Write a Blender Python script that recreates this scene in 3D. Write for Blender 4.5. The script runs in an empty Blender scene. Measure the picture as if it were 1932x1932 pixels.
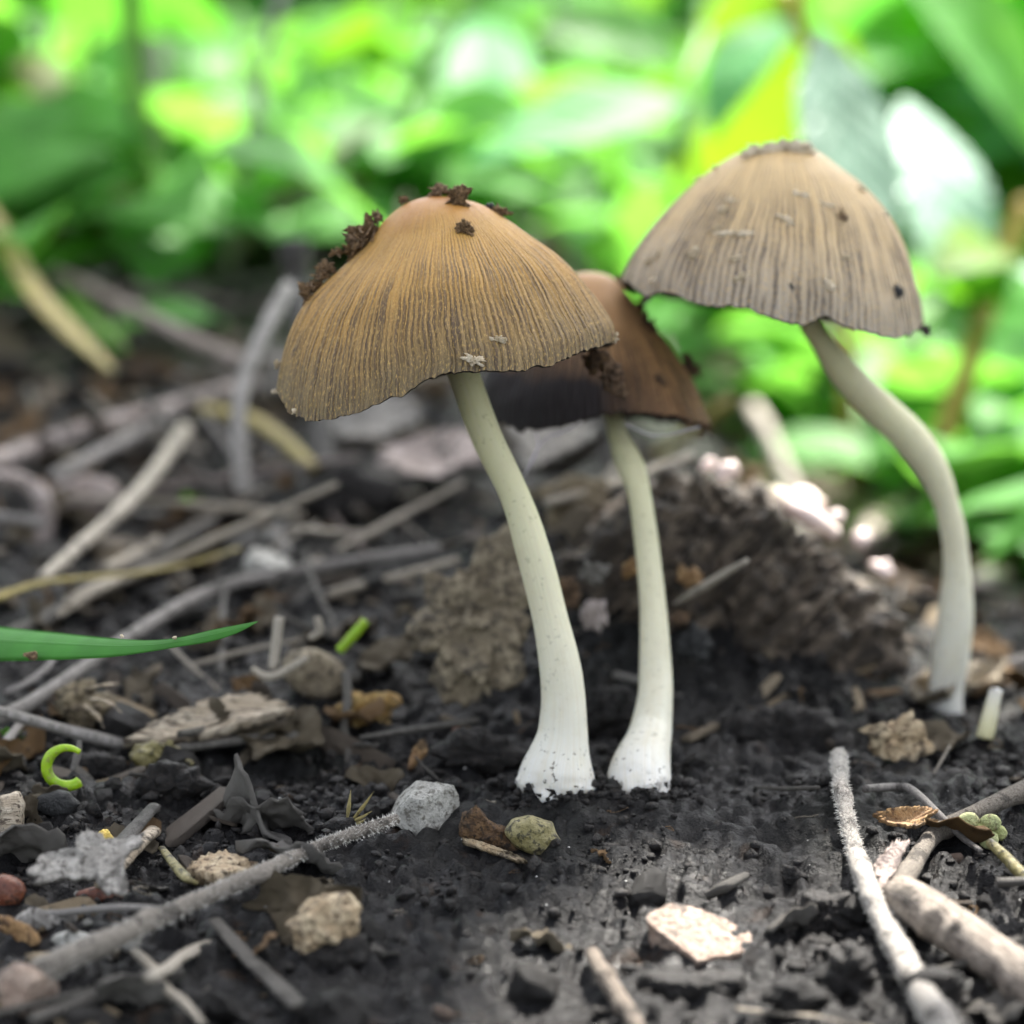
import bpy, bmesh, math, random
import numpy as np
from mathutils import Vector, Matrix
rng = np.random.default_rng(7); random.seed(7)
sc = bpy.context.scene; COL = sc.collection
R = math.radians
# ------------------------------------------------------------------ camera
FPX = 6491.0; MID = 966.0; PITCH = R(12.0); D0 = 0.32
RIGHT = np.array([1., 0, 0]); FWD = np.array([0, math.cos(PITCH), -math.sin(PITCH)]); UP = np.array([0, math.sin(PITCH), math.cos(PITCH)])
def ray(u, v): return FWD + RIGHT*(u-MID)/FPX + UP*(MID-v)/FPX
CAM = -D0*ray(MID, 1500.0)
cd = bpy.data.cameras.new('camera'); cam = bpy.data.objects.new('camera', cd); COL.objects.link(cam)
cam.location = CAM; cam.rotation_euler = (R(90)-PITCH, 0, 0)
cd.sensor_width = 36; cd.lens = 36*FPX/1932; cd.clip_start = 0.01; cd.clip_end = 500
cd.dof.use_dof = True; cd.dof.focus_distance = 0.308; cd.dof.aperture_fstop = cd.lens/7.4
sc.camera = cam
# ------------------------------------------------------------------ light
SUN_EL, SUN_AZ = R(56), R(28)
SUN = np.array([math.sin(SUN_AZ)*math.cos(SUN_EL), math.cos(SUN_AZ)*math.cos(SUN_EL), math.sin(SUN_EL)])
w = bpy.data.worlds.new('World'); sc.world = w; w.use_nodes = True
nt = w.node_tree; bg = nt.nodes['Background']
sky = nt.nodes.new('ShaderNodeTexSky'); sky.sky_type = 'NISHITA'; sky.sun_disc = False
sky.sun_elevation = SUN_EL; sky.sun_rotation = SUN_AZ; sky.dust_density = 3.0; sky.air_density = 1.0
hs = nt.nodes.new('ShaderNodeHueSaturation'); hs.inputs['Saturation'].default_value = 0.33
nt.links.new(sky.outputs[0], hs.inputs['Color']); nt.links.new(hs.outputs[0], bg.inputs[0]); bg.inputs[1].default_value = 0.13
sl = bpy.data.lights.new('sun', 'SUN'); sl.energy = 5.0; sl.angle = R(0.55); sl.color = (1, 0.95, 0.87)
so = bpy.data.objects.new('sun', sl); COL.objects.link(so)
so.rotation_euler = Vector(SUN).to_track_quat('Z', 'Y').to_euler(); so.location = SUN*3
sc.view_settings.view_transform = 'Standard'; sc.view_settings.look = 'None'
sc.view_settings.exposure = 2.2; sc.view_settings.gamma = 1
sc.cycles.use_denoising = True; sc.cycles.max_bounces = 8; sc.cycles.transmission_bounces = 6; sc.cycles.sample_clamp_indirect = 6

# ------------------------------------------------------------------ numeric helpers
def _h(ix, iy, iz, s):
    n = (ix.astype(np.int64)*374761393 + iy.astype(np.int64)*668265263 + iz.astype(np.int64)*2147483647 + s*974634777) & 0xffffffff
    n = ((n ^ (n >> 13))*1274126177) & 0xffffffff
    n = ((n ^ (n >> 16))*2246822519) & 0xffffffff
    return ((n ^ (n >> 15)) & 0xffffff)/float(0xffffff)
def vn(p, s=0):
    p = np.asarray(p, float); i = np.floor(p); f = p-i; f = f*f*f*(f*(f*6-15)+10); i = i.astype(np.int64)
    x, y, z = i[..., 0], i[..., 1], i[..., 2]; fx, fy, fz = f[..., 0], f[..., 1], f[..., 2]
    def L(a, b, t): return a+(b-a)*t
    c = [[[_h(x+a, y+b, z+d, s) for d in (0, 1)] for b in (0, 1)] for a in (0, 1)]
    return L(L(L(c[0][0][0], c[1][0][0], fx), L(c[0][1][0], c[1][1][0], fx), fy), L(L(c[0][0][1], c[1][0][1], fx), L(c[0][1][1], c[1][1][1], fx), fy), fz)*2-1
def fbm(p, s=0, o=4, g=0.5):
    p = np.asarray(p, float); a = 1; r = 0; t = 0
    for k in range(o): r = r+a*vn(p*(2.03**k)+k*17.3, s+k); t += a; a *= g
    return r/t
def sstep(a, b, x): t = np.clip((x-a)/(b-a), 0, 1); return t*t*(3-2*t)
def unit(a): a = np.asarray(a, float); return a/(np.linalg.norm(a)+1e-12)
def P(u, v, d): return CAM+d*ray(u, v)
def proj(p):
    q = np.asarray(p)-CAM; d = q@FWD
    return MID+FPX*(q@RIGHT)/d, MID-FPX*(q@UP)/d, d
def catmull(pts, n):
    pts = np.asarray(pts, float)
    if len(pts) == 2: t = np.linspace(0, 1, n)[:, None]; return pts[0]+(pts[1]-pts[0])*t
    q = np.vstack([2*pts[0]-pts[1], pts, 2*pts[-1]-pts[-2]]); m = len(pts)-1; out = []
    for t in np.linspace(0, m-1e-9, n):
        i = int(t); f = t-i; a, b, c, d = q[i:i+4]
        out.append(0.5*((2*b)+(c-a)*f+(2*a-5*b+4*c-d)*f*f+(3*b-a-3*c+d)*f**3))
    return np.array(out)

# ------------------------------------------------------------------ the ground's height
def macro(x, y):
    left = 1-sstep(-0.012, 0.035, x)
    yy = np.clip(y-0.004, 0, None)
    z = left*0.040*(1-np.exp(-yy*0.165/0.040))
    m = np.exp(-np.abs((x-0.017)/0.021)**2.6-np.abs((y-0.052)/0.024)**2.4)*0.0165
    z = np.maximum(z, 0)+m*(1-0.35*left)
    z = z-0.012*sstep(0.025, 0.05, x)*sstep(0.05, 0.14, y)
    z = z+0.02*sstep(0.25, 0.8, y)*(1-left)
    z = z-0.06*(1-np.exp(np.minimum(y+0.006, 0)*0.17/0.06))
    return z
def height(x, y):
    x = np.asarray(x, float); y = np.asarray(y, float); q = np.stack([x, y, 0*x], -1)
    z = macro(x, y)
    near = 1-sstep(0.4, 1.0, np.hypot(x, y))
    lit = np.clip(sstep(0.012, 0.03, np.abs(x-0.006))+sstep(0.0, 0.03, y), 0, 1)
    z = z+0.0016*fbm(q*70, 3, 3)*(0.45+0.55*lit)+0.012*fbm(q*4, 9, 2)*sstep(0.25, 1.2, np.hypot(x, y))
    n2 = fbm(q*240, 5, 3)
    z = z+near*(0.00085*np.abs(n2)*2*(0.55+0.45*lit)-0.0002)
    big = vn(q*430, 21); z = z+near*0.0007*sstep(0.15, 0.55, big)*(0.5+0.5*vn(q*120, 4))
    z = z+near*0.0007*(np.abs(fbm(q*520, 8, 2))*2-0.4)
    for bx, by in ((0.0041, 0.0), (0.0118, 0.0)): z = z+0.0010*np.exp(-((x-bx)**2+(y-by)**2)/0.0052**2)
    pit = vn(q*620, 31); z = z-near*0.0005*sstep(0.35, 0.7, pit)
    return z
_T = np.concatenate([np.linspace(0.2, 0.7, 500), np.linspace(0.7, 3, 300)[1:]])
def _march(u, v, lift, T, f):
    r = ray(u, v); p = CAM+T[:, None]*r; g = p[:, 2]-(f(p[:, 0], p[:, 1])+lift); k = np.where(g < 0)[0]
    if len(k) == 0: return None
    if k[0] == 0: return T[0]
    k = k[0]; a, b = g[k-1], g[k]; return T[k-1]+(T[k]-T[k-1])*a/(a-b)
def G(u, v, lift=0.0):
    t0 = _march(u, v, lift+0.003, _T, macro)
    if t0 is None: return P(u, v, 1.2)
    t = _march(u, v, lift, np.linspace(t0-0.012, t0+0.06+0.2*max(0, t0-0.5), 110), height)
    return CAM+(t if t is not None else t0)*ray(u, v)
def Gd(u, v, lift=0.0): return float((G(u, v, lift)-CAM)@FWD)

# ------------------------------------------------------------------ materials
def srgb(*c):
    c = [x/255 for x in c]; return tuple((x/12.92 if x <= 0.04045 else ((x+0.055)/1.055)**2.4) for x in c)+(1,)
class N:
    def __init__(s, name):
        s.m = bpy.data.materials.new(name); s.m.use_nodes = True; s.t = s.m.node_tree
        s.p = s.t.nodes['Principled BSDF']; s.out = s.t.nodes['Material Output']
    def n(s, typ, ins=None, **kw):
        x = s.t.nodes.new('ShaderNode'+typ)
        for k, v in kw.items(): setattr(x, k, v)
        for k, v in (ins or {}).items(): s.l(v, x.inputs[k])
        return x
    def l(s, v, i):
        if hasattr(v, 'is_output'): s.t.links.new(v, i)
        else: i.default_value = v
    def noise(s, vec, scale, detail=4, rough=0.55, dist=0):
        return s.n('TexNoise', {'Vector': vec, 'Scale': scale, 'Detail': detail, 'Roughness': rough, 'Distortion': dist}).outputs['Fac']
    def mr(s, x, a, b, c=0., d=1.): return s.n('MapRange', {0: x, 1: a, 2: b, 3: c, 4: d}).outputs[0]
    def mix(s, f, a, b, typ='MIX'):
        m = s.n('Mix', data_type='RGBA', blend_type=typ); s.l(f, m.inputs[0]); s.l(a, m.inputs[6]); s.l(b, m.inputs[7]); return m.outputs[2]
    def math(s, op, a, b=0.): return s.n('Math', {0: a, 1: b}, operation=op).outputs[0]
    def mapping(s, vec, scale, rot=(0, 0, 0)):
        if any(rot): vec = s.n('Mapping', {'Vector': vec, 'Rotation': rot}).outputs[0]
        return s.n('Mapping', {'Vector': vec, 'Scale': scale}).outputs[0]
    def bump(s, h, strength, dist, prev=None):
        b = s.n('Bump', {'Height': h, 'Strength': strength, 'Distance': dist})
        if prev is not None: s.l(prev, b.inputs['Normal'])
        return b.outputs[0]
    def coord(s, k='Object'): return s.n('TexCoord').outputs[k]
def mat(name, c1, c2, c3=None, scale=900, stretch=(1, 1, 1), rot=(0, 0, 0), rough=0.75, bump=0.0003, fine=3.0, coord='Object', spec=0.35, sss=0, dirt=(0.022, 0.017, 0.013, 1), soil=0.55):
    k = N(name); v = k.mapping(k.coord(coord), stretch, rot)
    n1 = k.noise(v, scale, 6, 0.65); n2 = k.noise(v, scale*fine, 4, 0.6)
    rnd = k.n('ObjectInfo').outputs['Random']
    col = k.mix(k.mr(n1, 0.42, 0.58), c1, c2)
    col = k.mix(k.mr(n2, 0.54, 0.62), col, c3 or c2)
    if soil:
        ob = k.coord('Object'); d1 = k.mr(k.noise(ob, 380, 7, 0.68), 0.53, 0.60, 0, soil*1.3); d2 = k.mr(k.noise(ob, 2300, 4, 0.7), 0.57, 0.64, 0, soil)
        col = k.mix(k.math('MAXIMUM', d1, d2), col, dirt)
    col = k.n('HueSaturation', {'Color': col, 'Value': k.mr(rnd, 0, 1, 0.72, 1.2), 'Saturation': k.mr(rnd, 0, 1, 1.1, 0.85)}).outputs[0]
    k.l(col, k.p.inputs['Base Color']); k.l(k.mr(n2, 0.3, 0.7, rough-0.12, rough+0.12), k.p.inputs['Roughness'])
    k.p.inputs['Specular IOR Level'].default_value = spec
    if sss: k.p.inputs['Subsurface Weight'].default_value = sss; k.p.inputs['Subsurface Radius'].default_value = (1, .7, .4); k.p.inputs['Subsurface Scale'].default_value = 0.0015
    h = k.math('ADD', n1, k.math('MULTIPLY', n2, 0.5))
    b = k.bump(h, 1.0, bump*1.9)
    b = k.bump(k.noise(k.coord('Object'), 3200, 4, 0.7), 0.6, min(bump, 0.0004)*0.7, b); k.l(b, k.p.inputs['Normal'])
    return k.m
def leafmat(name, c, ct, trans=0.45, rough=0.55, c2=None, veins=9):
    k = N(name); uv = k.coord('UV'); rnd = k.n('ObjectInfo').outputs['Random']
    sx = k.n('SeparateXYZ', {0: uv}); n1 = k.noise(k.coord('Object'), 140, 4)
    edge = k.math('ABSOLUTE', k.math('SUBTRACT', sx.outputs[0], 0.5))
    vein = k.math('MULTIPLY', k.mr(k.math('FRACT', k.math('ADD', k.math('MULTIPLY', sx.outputs[1], veins), k.math('MULTIPLY', edge, -4 if veins else 14))), 0, 0.2, 1, 0), 0.6)
    rib = k.math('MAXIMUM', k.mr(edge, 0.0, 0.035, 1, 0), vein)
    base = k.mix(k.mr(n1, 0.35, 0.65), c, c2 or tuple(0.65*x for x in c[:3])+(1,))
    base = k.mix(k.math('MULTIPLY', rib, 0.5), base, tuple(min(1, 1.7*x+0.01) for x in c[:3])+(1,))
    def hv(x): return k.n('HueSaturation', {'Color': x, 'Hue': k.mr(rnd, 0, 1, 0.475, 0.515), 'Value': k.mr(k.math('FRACT', k.math('MULTIPLY', rnd, 7.7)), 0, 1, 0.7, 1.25)}).outputs[0]
    k.l(hv(base), k.p.inputs['Base Color']); k.p.inputs['Roughness'].default_value = rough; k.p.inputs['Specular IOR Level'].default_value = 0.5 if rough < 0.44 else 0.22
    k.l(k.bump(k.math('SUBTRACT', n1, rib), 0.6, 0.0006), k.p.inputs['Normal'])
    tr = k.n('BsdfTranslucent', {'Color': hv(k.mix(k.math('MULTIPLY', rib, 0.5), ct, c))})
    ms = k.n('MixShader', {0: trans, 1: k.p.outputs[0], 2: tr.outputs[0]})
    k.t.links.new(ms.outputs[0], k.out.inputs[0]); return k.m

def soil_material():
    k = N('soil'); v = k.coord('Object')
    n1 = k.noise(v, 90, 6, 0.6); n2 = k.noise(v, 700, 6, 0.7); n3 = k.noise(v, 2600, 4, 0.7); n4 = k.noise(v, 45, 3)
    col = k.mix(k.mr(n1, 0.35, 0.65), (0.0026, 0.0024, 0.0027, 1), (0.0070, 0.0061, 0.0063, 1))
    col = k.mix(k.mr(n2, 0.55, 0.75), col, (0.0125, 0.0105, 0.010, 1))
    col = k.mix(k.mr(k.noise(v, 260, 4), 0.62, 0.72), col, (0.024, 0.013, 0.007, 1))
    col = k.mix(k.mr(n4, 0.55, 0.75, 0, 0.5), col, (0.010, 0.012, 0.008, 1))
    k.l(col, k.p.inputs['Base Color']); k.p.inputs['Specular IOR Level'].default_value = 0.2
    k.l(k.mr(n4, 0.35, 0.65, 0.24, 0.46), k.p.inputs['Roughness'])
    b = k.bump(n2, 0.9, 0.0008); b = k.bump(n3, 0.8, 0.0004, b); k.l(b, k.p.inputs['Normal']); return k.m
M = {}
M['soil'] = soil_material()
M['crumb'] = mat('soil_crumb', (0.0045, 0.0038, 0.0036, 1), (0.012, 0.0098, 0.0088, 1), (0.024, 0.017, 0.012, 1), scale=1500, rough=0.55, bump=0.0003, spec=0.3, soil=0.12)
M['stemw'] = None
M['twig'] = mat('grey_bark', (0.19, 0.16, 0.13, 1), (0.34, 0.30, 0.25, 1), (0.07, 0.055, 0.045, 1), scale=5, stretch=(3, 30, 1), coord='UV', bump=0.0003)
M['paletwig'] = mat('pale_bark', (0.40, 0.36, 0.32, 1), (0.58, 0.54, 0.49, 1), (0.12, 0.10, 0.085, 1), scale=5, stretch=(3, 34, 1), coord='UV', bump=0.0003)
M['stick'] = mat('brown_bark', (0.20, 0.155, 0.12, 1), (0.36, 0.30, 0.24, 1), (0.09, 0.07, 0.055, 1), scale=4, stretch=(6, 3, 1), coord='UV', bump=0.0004)
M['straw'] = mat('dry_straw', (0.34, 0.29, 0.22, 1), (0.52, 0.46, 0.38, 1), (0.22, 0.18, 0.13, 1), scale=5, stretch=(6, 7, 1), coord='UV', rough=0.55, bump=0.0001)
M['greystraw'] = mat('weathered_straw', (0.20, 0.185, 0.165, 1), (0.36, 0.33, 0.31, 1), (0.12, 0.1, 0.09, 1), scale=5, stretch=(6, 7, 1), coord='UV', rough=0.6, bump=0.0001)
M['darkstraw'] = mat('dark_straw', (0.075, 0.068, 0.058, 1), (0.15, 0.135, 0.115, 1), (0.04, 0.035, 0.03, 1), scale=5, stretch=(6, 7, 1), coord='UV', rough=0.55, bump=0.0002)
M['yellowstraw'] = mat('yellow_straw', (0.36, 0.28, 0.08, 1), (0.46, 0.38, 0.14, 1), (0.28, 0.2, 0.06, 1), scale=5, stretch=(6, 7, 1), coord='UV', rough=0.5, bump=0.0001)
M['wood'] = mat('weathered_wood', (0.25, 0.195, 0.13, 1), (0.42, 0.35, 0.26, 1), (0.09, 0.065, 0.045, 1), scale=500, stretch=(0.25, 1.4, 1.4), bump=0.0004)
M['darkwood'] = mat('rotten_wood', (0.060, 0.046, 0.034, 1), (0.23, 0.18, 0.135, 1), (0.014, 0.011, 0.009, 1), scale=420, stretch=(0.16, 1.5, 1.5), rot=(0, R(44), 0), bump=0.0011, rough=0.6)
M['tan'] = mat('tan_wood', (0.36, 0.26, 0.15, 1), (0.50, 0.40, 0.26, 1), (0.13, 0.085, 0.05, 1), scale=480, bump=0.0007)
M['stone'] = mat('grey_stone', (0.30, 0.29, 0.26, 1), (0.46, 0.45, 0.41, 1), (0.14, 0.13, 0.11, 1), scale=420, bump=0.0004, rough=0.7)
M['palestone'] = mat('pale_stone', (0.25, 0.17, 0.125, 1), (0.36, 0.27, 0.21, 1), (0.16, 0.105, 0.075, 1), scale=700, bump=0.0005, rough=0.65)
M['deadleaf'] = mat('dead_leaf', (0.13, 0.10, 0.06, 1), (0.26, 0.21, 0.135, 1), (0.06, 0.045, 0.03, 1), scale=420, bump=0.0006)
M['greyleaf'] = mat('grey_dead_leaf', (0.18, 0.165, 0.145, 1), (0.30, 0.28, 0.25, 1), (0.08, 0.07, 0.06, 1), scale=600, bump=0.0005)
M['brownleaf'] = mat('brown_dead_leaf', (0.20, 0.11, 0.045, 1), (0.34, 0.21, 0.09, 1), (0.1, 0.05, 0.025, 1), scale=500, bump=0.0004)
M['olive'] = mat('olive_husk', (0.17, 0.145, 0.055, 1), (0.28, 0.245, 0.12, 1), (0.05, 0.045, 0.02, 1), scale=480, bump=0.0003, rough=0.5)
M['rot'] = mat('brown_rot', (0.09, 0.05, 0.025, 1), (0.22, 0.13, 0.065, 1), (0.04, 0.025, 0.015, 1), scale=700, bump=0.0008)
M['orange'] = mat('orange_fluff', (0.34, 0.19, 0.05, 1), (0.50, 0.34, 0.13, 1), (0.12, 0.075, 0.03, 1), scale=600, bump=0.0007)
M['dirt'] = mat('dry_dirt', (0.12, 0.068, 0.028, 1), (0.33, 0.20, 0.09, 1), (0.03, 0.018, 0.01, 1), scale=2600, bump=0.0003, soil=0.12)
M['black'] = mat('black_grit', (0.012, 0.012, 0.012, 1), (0.03, 0.03, 0.03, 1), scale=2400, bump=0.0002, rough=0.45, soil=0.12)
M['veil'] = mat('veil_flake', (0.66, 0.53, 0.35, 1), (0.76, 0.65, 0.48, 1), (0.5, 0.38, 0.22, 1), scale=1800, bump=0.0003, soil=0.12)
M['red'] = mat('red_brown_skin', (0.10, 0.028, 0.014, 1), (0.20, 0.07, 0.035, 1), (0.05, 0.02, 0.012, 1), scale=600, bump=0.0001, rough=0.35)
M['white'] = mat('cream_seed', (0.62, 0.55, 0.42, 1), (0.72, 0.66, 0.54, 1), (0.55, 0.45, 0.3, 1), scale=900, bump=0.0001, rough=0.4, soil=0.12)
M['yellow'] = mat('yellow_fleck', (0.55, 0.36, 0.03, 1), (0.66, 0.48, 0.06, 1), scale=900, bump=0.0003, soil=0.12)
M['lime'] = mat('lime_shoot', (0.24, 0.42, 0.03, 1), (0.34, 0.52, 0.06, 1), (0.28, 0.36, 0.08, 1), scale=600, bump=0.0001, rough=0.4, sss=0.3, soil=0.12)
M['palebud'] = mat('pale_green_bud', (0.30, 0.33, 0.13, 1), (0.42, 0.44, 0.2, 1), (0.2, 0.18, 0.08, 1), scale=500, bump=0.0003)
M['pink'] = mat('pinkish_bark', (0.24, 0.19, 0.165, 1), (0.36, 0.30, 0.275, 1), (0.14, 0.105, 0.09, 1), scale=300, bump=0.0005)
M['blade'] = leafmat('grass_blade', (0.10, 0.33, 0.05, 1), (0.2, 0.55, 0.06, 1), 0.35, 0.45, veins=0)
M['leaf'] = leafmat('green_leaf', (0.09, 0.31, 0.06, 1), (0.19, 0.56, 0.06, 1), 0.45)
M['leafy'] = leafmat('yellow_green_leaf', (0.11, 0.27, 0.02, 1), (0.19, 0.46, 0.02, 1), 0.48)
M['leafd'] = leafmat('deep_green_leaf', (0.04, 0.18, 0.03, 1), (0.10, 0.40, 0.03, 1), 0.42)
M['leafg'] = leafmat('sheen_pale_leaf', (0.27, 0.40, 0.30, 1), (0.2, 0.45, 0.12, 1), 0.25, 0.42)  # pale base colour has the leaf's sky sheen painted into it
M['leafm'] = leafmat('mint_leaf', (0.11, 0.36, 0.12, 1), (0.19, 0.56, 0.14, 1), 0.4)
M['leafo'] = leafmat('olive_leaf', (0.07, 0.15, 0.015, 1), (0.15, 0.32, 0.01, 1), 0.5)
M['stalk'] = mat('green_stalk', (0.10, 0.25, 0.04, 1), (0.16, 0.32, 0.06, 1), scale=200, bump=0.0001, rough=0.5, soil=0.12)
M['orstalk'] = mat('amber_stalk', (0.30, 0.18, 0.03, 1), (0.38, 0.26, 0.05, 1), scale=200, bump=0.0001, rough=0.5, soil=0.12)
M['darkstem'] = mat('dark_dead_stem', (0.022, 0.02, 0.018, 1), (0.05, 0.045, 0.04, 1), scale=300, bump=0.0002, rough=0.6)
M['petal'] = mat('pale_yellow_petal', (0.55, 0.50, 0.22, 1), (0.62, 0.58, 0.32, 1), scale=200, bump=0.0001, soil=0.12)
M['bud'] = mat('beige_bud', (0.50, 0.38, 0.26, 1), (0.6, 0.5, 0.38, 1), scale=200, bump=0.0002, soil=0.12)

def stem_material():
    k = N('mushroom_stem'); uv = k.coord('UV'); s = k.n('SeparateXYZ', {0: uv})
    v = s.outputs[1]                                    # 0 at the cap, 1 at the foot
    ramp = k.n('ValToRGB', {0: v}); e = ramp.color_ramp.elements
    e[0].position = 0; e[0].color = (0.44, 0.41, 0.22, 1); e[1].position = 1; e[1].color = (0.53, 0.525, 0.51, 1)
    for p_, c in ((0.3, (0.52, 0.50, 0.31, 1)), (0.6, (0.58, 0.555, 0.41, 1)), (0.85, (0.55, 0.535, 0.46, 1))):
        q = e.new(p_); q.color = c
    fib = k.noise(k.mapping(uv, (40, 3, 1)), 1.0, 4, 0.6); fine = k.noise(k.coord('Object'), 1500, 3)
    col = k.mix(k.mr(fib, 0.45, 0.7, 0, 0.5), ramp.outputs[0], (0.50, 0.44, 0.33, 1))
    blot = k.noise(k.coord('Object'), 260, 5, 0.6); col = k.mix(k.mr(blot, 0.5, 0.7, 0, 0.35), col, (0.42, 0.37, 0.25, 1))
    spk = k.math('MULTIPLY', k.mr(k.noise(k.coord('Object'), 1700, 3, 0.6), 0.62, 0.67), k.mr(v, 0.80, 0.97, 0.25, 1.0))
    foot = k.math('MULTIPLY', k.mr(k.noise(k.coord('Object'), 700, 5, 0.7), 0.5, 0.6), k.mr(v, 0.955, 0.995, 0, 0.9))
    col = k.mix(k.math('MAXIMUM', spk, foot), col, (0.05, 0.04, 0.03, 1))
    k.l(col, k.p.inputs['Base Color']); k.p.inputs['Roughness'].default_value = 0.5; k.p.inputs['Specular IOR Level'].default_value = 0.3
    k.p.inputs['Subsurface Weight'].default_value = 0.35; k.p.inputs['Subsurface Radius'].default_value = (1, .75, .45); k.p.inputs['Subsurface Scale'].default_value = 0.0012
    b = k.bump(fib, 0.6, 0.00012); b = k.bump(fine, 0.3, 0.0001, b); k.l(b, k.p.inputs['Normal']); return k.m
M['stemw'] = stem_material()
def cap_material(name, top, mid, low, groove, gmax, ink_shade=None, n=150, fleck=(0.50, 0.33, 0.12, 1)):
    k = N(name); uv = k.coord('UV'); s = k.n('SeparateXYZ', {0: uv}); U, V = s.outputs[0], s.outputs[1]
    wob = k.noise(k.mapping(uv, (30, 9, 1)), 1.0, 3)
    Uw = k.math('ADD', U, k.math('MULTIPLY', k.math('SUBTRACT', wob, 0.5), 0.008))
    def vec(a, b, seed): return k.n('CombineXYZ', {0: k.math('MULTIPLY', Uw, a), 1: k.math('MULTIPLY', V, b), 2: seed}).outputs[0]
    ramp = k.n('ValToRGB', {0: k.math('ADD', V, k.mr(k.noise(k.coord('Object'), 180, 4), 0, 1, -0.14, 0.14))}); e = ramp.color_ramp.elements
    e[0].position = 0.02; e[0].color = top; e[1].position = 1; e[1].color = low
    q = e.new(0.34); q.color = mid; q = e.new(0.66); q.color = tuple(0.75*a+0.25*b for a, b in zip(mid, low))
    st = k.math('ADD', k.math('MULTIPLY', k.noise(vec(n*1.15, 2.2, 1.0), 1.0, 2, 0.5), 0.65), k.math('MULTIPLY', k.noise(vec(n*2.5, 6, 5.0), 1.0, 2, 0.5), 0.35))
    st = k.math('ADD', st, k.math('MULTIPLY', k.math('SINE', k.math('MULTIPLY', Uw, 6.28318*n)), 0.085))
    gr = k.math('MULTIPLY', k.mr(st, 0.52, 0.41, 0, 1), k.mr(V, 0.16, 0.62, 0.10, gmax))
    gr = k.math('MULTIPLY', gr, k.mr(k.noise(k.coord('Object'), 260, 3), 0.3, 0.6, 0.45, 1))
    col = k.mix(gr, ramp.outputs[0], groove)
    grain = k.noise(vec(n*4.2, 60, 9.0), 1.0, 3, 0.7)
    col = k.mix(k.math('MULTIPLY', k.mr(grain, 0.53, 0.64), k.mr(V, 0.1, 0.35, 0, 0.7)), col, fleck)
    dark = k.noise(vec(n*5, 120, 3.0), 1.0, 2, 0.7)
    col = k.mix(k.math('MULTIPLY', k.mr(dark, 0.56, 0.66), 0.55), col, groove)
    if ink_shade is not None:
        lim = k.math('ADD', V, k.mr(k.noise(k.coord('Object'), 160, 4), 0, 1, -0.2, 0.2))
        side = k.mr(U, ink_shade[0], ink_shade[1], 1, 0)
        col = k.mix(k.math('MULTIPLY', k.mr(lim, 0.55, 0.8), side), col, (0.008, 0.004, 0.004, 1))  # inky brown-black, with the golden cap's shadow painted in on the left
    k.l(col, k.p.inputs['Base Color']); k.l(k.mr(V, 0, 0.4, 0.4, 0.62), k.p.inputs['Roughness']); k.p.inputs['Specular IOR Level'].default_value = 0.4 if ink_shade is None else 0.3
    k.p.inputs['Subsurface Weight'].default_value = 0.12; k.p.inputs['Subsurface Radius'].default_value = (1, .5, .2); k.p.inputs['Subsurface Scale'].default_value = 0.001
    hgt = k.math('SUBTRACT', k.math('MULTIPLY', grain, 0.25), gr)
    b = k.bump(hgt, 0.9, 0.00022); b = k.bump(k.noise(k.coord('Object'), 2200, 3), 0.35, 0.0001, b); k.l(b, k.p.inputs['Normal']); return k.m
M['cap1'] = cap_material('cap_golden', (0.30, 0.105, 0.012, 1), (0.34, 0.178, 0.028, 1), (0.140, 0.102, 0.050, 1), (0.045, 0.026, 0.016, 1), 0.80, n=185, fleck=(0.46, 0.30, 0.09, 1))
M['cap2'] = cap_material('cap_ink_shade', (0.40, 0.225, 0.095, 1), (0.33, 0.175, 0.072, 1), (0.19, 0.095, 0.045, 1), (0.045, 0.022, 0.014, 1), 0.9, ink_shade=(0.50, 0.62), n=120)
M['cap3'] = cap_material('cap_tan', (0.43, 0.28, 0.115, 1), (0.45, 0.315, 0.15, 1), (0.31, 0.265, 0.205, 1), (0.075, 0.058, 0.046, 1), 0.88, n=118)
k = N('gills'); k.p.inputs['Base Color'].default_value = (0.025, 0.014, 0.011, 1); k.p.inputs['Roughness'].default_value = 0.7; M['gill'] = k.m
k = N('pale_fuzz'); k.p.inputs['Base Color'].default_value = (0.6, 0.57, 0.52, 1); k.p.inputs['Roughness'].default_value = 0.7; M['fuzz'] = k.m
k = N('silk'); k.p.inputs['Base Color'].default_value = (0.5, 0.45, 0.5, 1); k.p.inputs['Roughness'].default_value = 0.3; M['silk'] = k.m
k = N('glint'); k.p.inputs['Base Color'].default_value = (0.74, 0.60, 0.56, 1); k.p.inputs['Roughness'].default_value = 0.12; M['glint'] = k.m
k = N('white_grit'); k.p.inputs['Base Color'].default_value = (0.6, 0.58, 0.55, 1); k.p.inputs['Roughness'].default_value = 0.3; M['grit'] = k.m

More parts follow.
